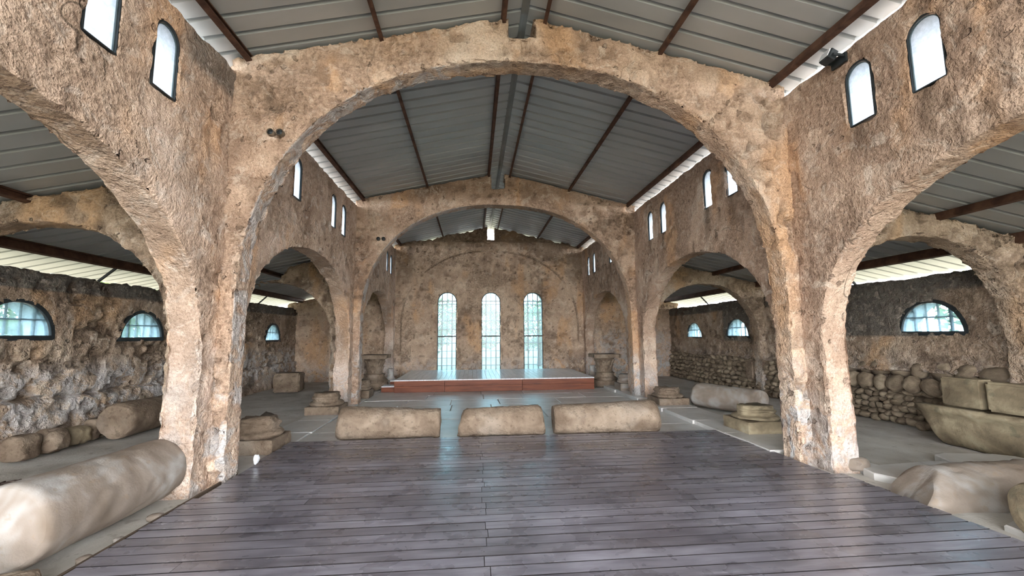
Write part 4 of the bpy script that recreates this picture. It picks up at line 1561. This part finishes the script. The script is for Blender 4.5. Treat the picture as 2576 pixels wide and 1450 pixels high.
# ------------------------------------------------------------------ small things
# floodlight on the right wall head
fl = empty('floodlight', (XR - 0.03, 4.30, 4.76))
tag(fl, 'small black floodlight bracketed on the right wall head', 'floodlight')
link('housing', box_me('housing', -0.16, -0.06, -0.075, 0.075, -0.07, 0.06, 0.012), M['steel_dark'], fl, None, (0, 0.5, 0))
link('lens', box_me('lens', -0.17, -0.1605, -0.06, 0.06, -0.055, 0.045), M['plastic'], fl, None, (0, 0.5, 0))
link('bracket', bar_me('bracket', (0.02, 0.085, 0.02), (-0.12, 0.085, 0.03), 0.012, 0.03), M['steel_dark'], fl)
link('bracket', bar_me('bracket', (0.02, -0.085, 0.02), (-0.12, -0.085, 0.03), 0.012, 0.03), M['steel_dark'], fl)
link('wall_plate', box_me('wall_plate', 0.015, 0.04, -0.1, 0.1, -0.05, 0.06), M['steel_dark'], fl)

# paired service holes above the left haunch of each nave arch: short dark sleeves
for y, xs_, z, r, lab in ((YA, (-2.47, -2.36), 4.07, 0.042, 'near'), (YB, (-2.40, -2.27), 4.02, 0.05, 'far')):
    for i, x in enumerate(xs_):
        e = empty('pipe_sleeve', (x, y - 0.02, z))
        tag(e, '%s nave arch: %s dark open pipe end above its left haunch' % (lab, 'left' if i == 0 else 'right'), 'pipe', 'open pipe ends in the nave arches')
        tube = lathe_me('tube', [(r, -0.03), (r * 1.0, 0.03), (r * 0.86, 0.03), (r * .84, 0.0), (r * 0.82, -0.028)], 20, True, False)
        link('tube', tube, M['mortar'], e, None, (math.pi / 2, 0, 0))
        link('bore_shade_disc', lathe_me('bore_shade_disc', [(r * .84, 0.010), (r * .84, 0.016)], 20), M['steel_dark'], e, None, (math.pi / 2, 0, 0))  # dark disc painted in place of the shade inside the pipe

# white plastic scrap on the left pier foot
bm = bmesh.new()
bmesh.ops.create_icosphere(bm, subdivisions=3, radius=0.05)
pm = bm_mesh('plastic_scrap', bm, True)
displace_me(pm, 0.035, 14, 451)
tag(link('plastic_scrap', pm, M['plastic'], None, (-2.68, 5.72, 0.075), (0.3, 0.2, 0), (0.7, 0.7, 1.5)), 'crumpled white plastic scrap at the foot of the left pier', 'litter')

# dark woven mat leaning on the floor behind the big drum
mat_root = empty('wicker_mat', (-5.0, 5.15, ZF + 0.02), (0, 0, 0.25))
tag(mat_root, 'dark woven wicker mat lying in the left aisle behind the whitish drum', 'mat')
nst = 16
for i in range(nst):
    t = i / (nst - 1)
    V = []
    m = 9
    for k in range(m + 1):
        s = k / m - 0.5
        z = 0.05 * (1 - (2 * s) ** 2) + 0.012 * ((i % 2) - 0.5) * math.cos(k * math.pi)
        for dy in (-0.012, 0.012):
            V.append((s * 0.85, (t - .5) * 0.62 + dy + 0.05 * s * s, z))
    V2 = V + [(x, y, z - 0.008) for x, y, z in V]
    nn = len(V)
    Fc = []
    for k in range(m):
        a = 2 * k
        Fc += [(a, a + 2, a + 3, a + 1), (nn + a, nn + a + 1, nn + a + 3, nn + a + 2), (a, nn + a, nn + a + 2, a + 2), (a + 1, a + 3, nn + a + 3, nn + a + 1)]
    link('wicker_strand', mesh_py('wicker_strand', V2, Fc), M['wicker'], mat_root)
for k in range(7):
    s = k / 6 - 0.5
    z = 0.05 * (1 - (2 * s) ** 2)
    link('wicker_stake', bar_me('wicker_stake', (s * 0.8, -0.33, z), (s * 0.8, 0.33, z), 0.014, 0.014), M['wicker'], mat_root)

# ------------------------------------------------------------------ trees outside
def crown_me(name, n, seed, rx, rz):
    r_ = np.random.RandomState(seed)
    d = r_.normal(size=(n, 3)); d /= np.linalg.norm(d, axis=1, keepdims=True)
    rad = r_.uniform(0.35, 1.0, n) ** 0.5
    lob = 0.75 + 0.5 * vnoise(d * 2.2 + seed, seed)
    C = d * (rad * lob)[:, None] * np.array([rx, rx, rz])
    a = r_.normal(size=(n, 3)); a /= np.linalg.norm(a, axis=1, keepdims=True)
    b = np.cross(a, r_.normal(size=(n, 3))); b /= np.linalg.norm(b, axis=1, keepdims=True)
    s = r_.uniform(0.05, 0.13, n)[:, None]
    V = np.stack([C - a * s, C - b * s * .5, C + a * s, C + b * s * .5], 1).reshape(-1, 3)
    Q = np.arange(4 * n).reshape(-1, 4)
    return mesh_quads(name, V, Q, False)


CM = [crown_me('crown', 5200, 601, 1.9, 1.8), crown_me('crown', 5200, 602, 2.3, 1.6)]
trunk = lathe_me('trunk', [(0.17, 0), (0.13, .5), (0.11, 1.2), (0.08, 2.2), (0.04, 3.2)], 12)
TREES = [(-11.5, 3.5, 'left of the building beyond the first bay, nearest the camera'), (-12.4, 8.4, 'left of the building opposite the middle bay'),
         (-11.6, 13.4, 'left of the building opposite the stage bay'), (-12.5, 18.6, 'left of the building past the end wall'),
         (-2.8, 23.5, 'behind the left end-wall window'), (3.8, 24.5, 'behind the right end-wall window'), (0.4, 31.0, 'far behind the middle end-wall window'),
         (14.5, 9.0, 'right of the building opposite the middle bay'), (14.0, 16.0, 'right of the building near the end wall')]
for i, (x, y, w) in enumerate(TREES):
    e = empty('tree', (x, y, -0.22), (0, 0, i * 1.3))
    tag(e, 'leafy green tree standing ' + w, 'tree', 'trees around the building')
    sc = 0.9 + 0.15 * ((i * 37) % 5) / 4
    link('trunk', trunk, M['bark'], e)
    c = link('crown', CM[i % 2], M['leaves'], e, (0, 0, 2.5 * sc), None, (sc, sc, sc))
    c['kind'] = 'stuff'
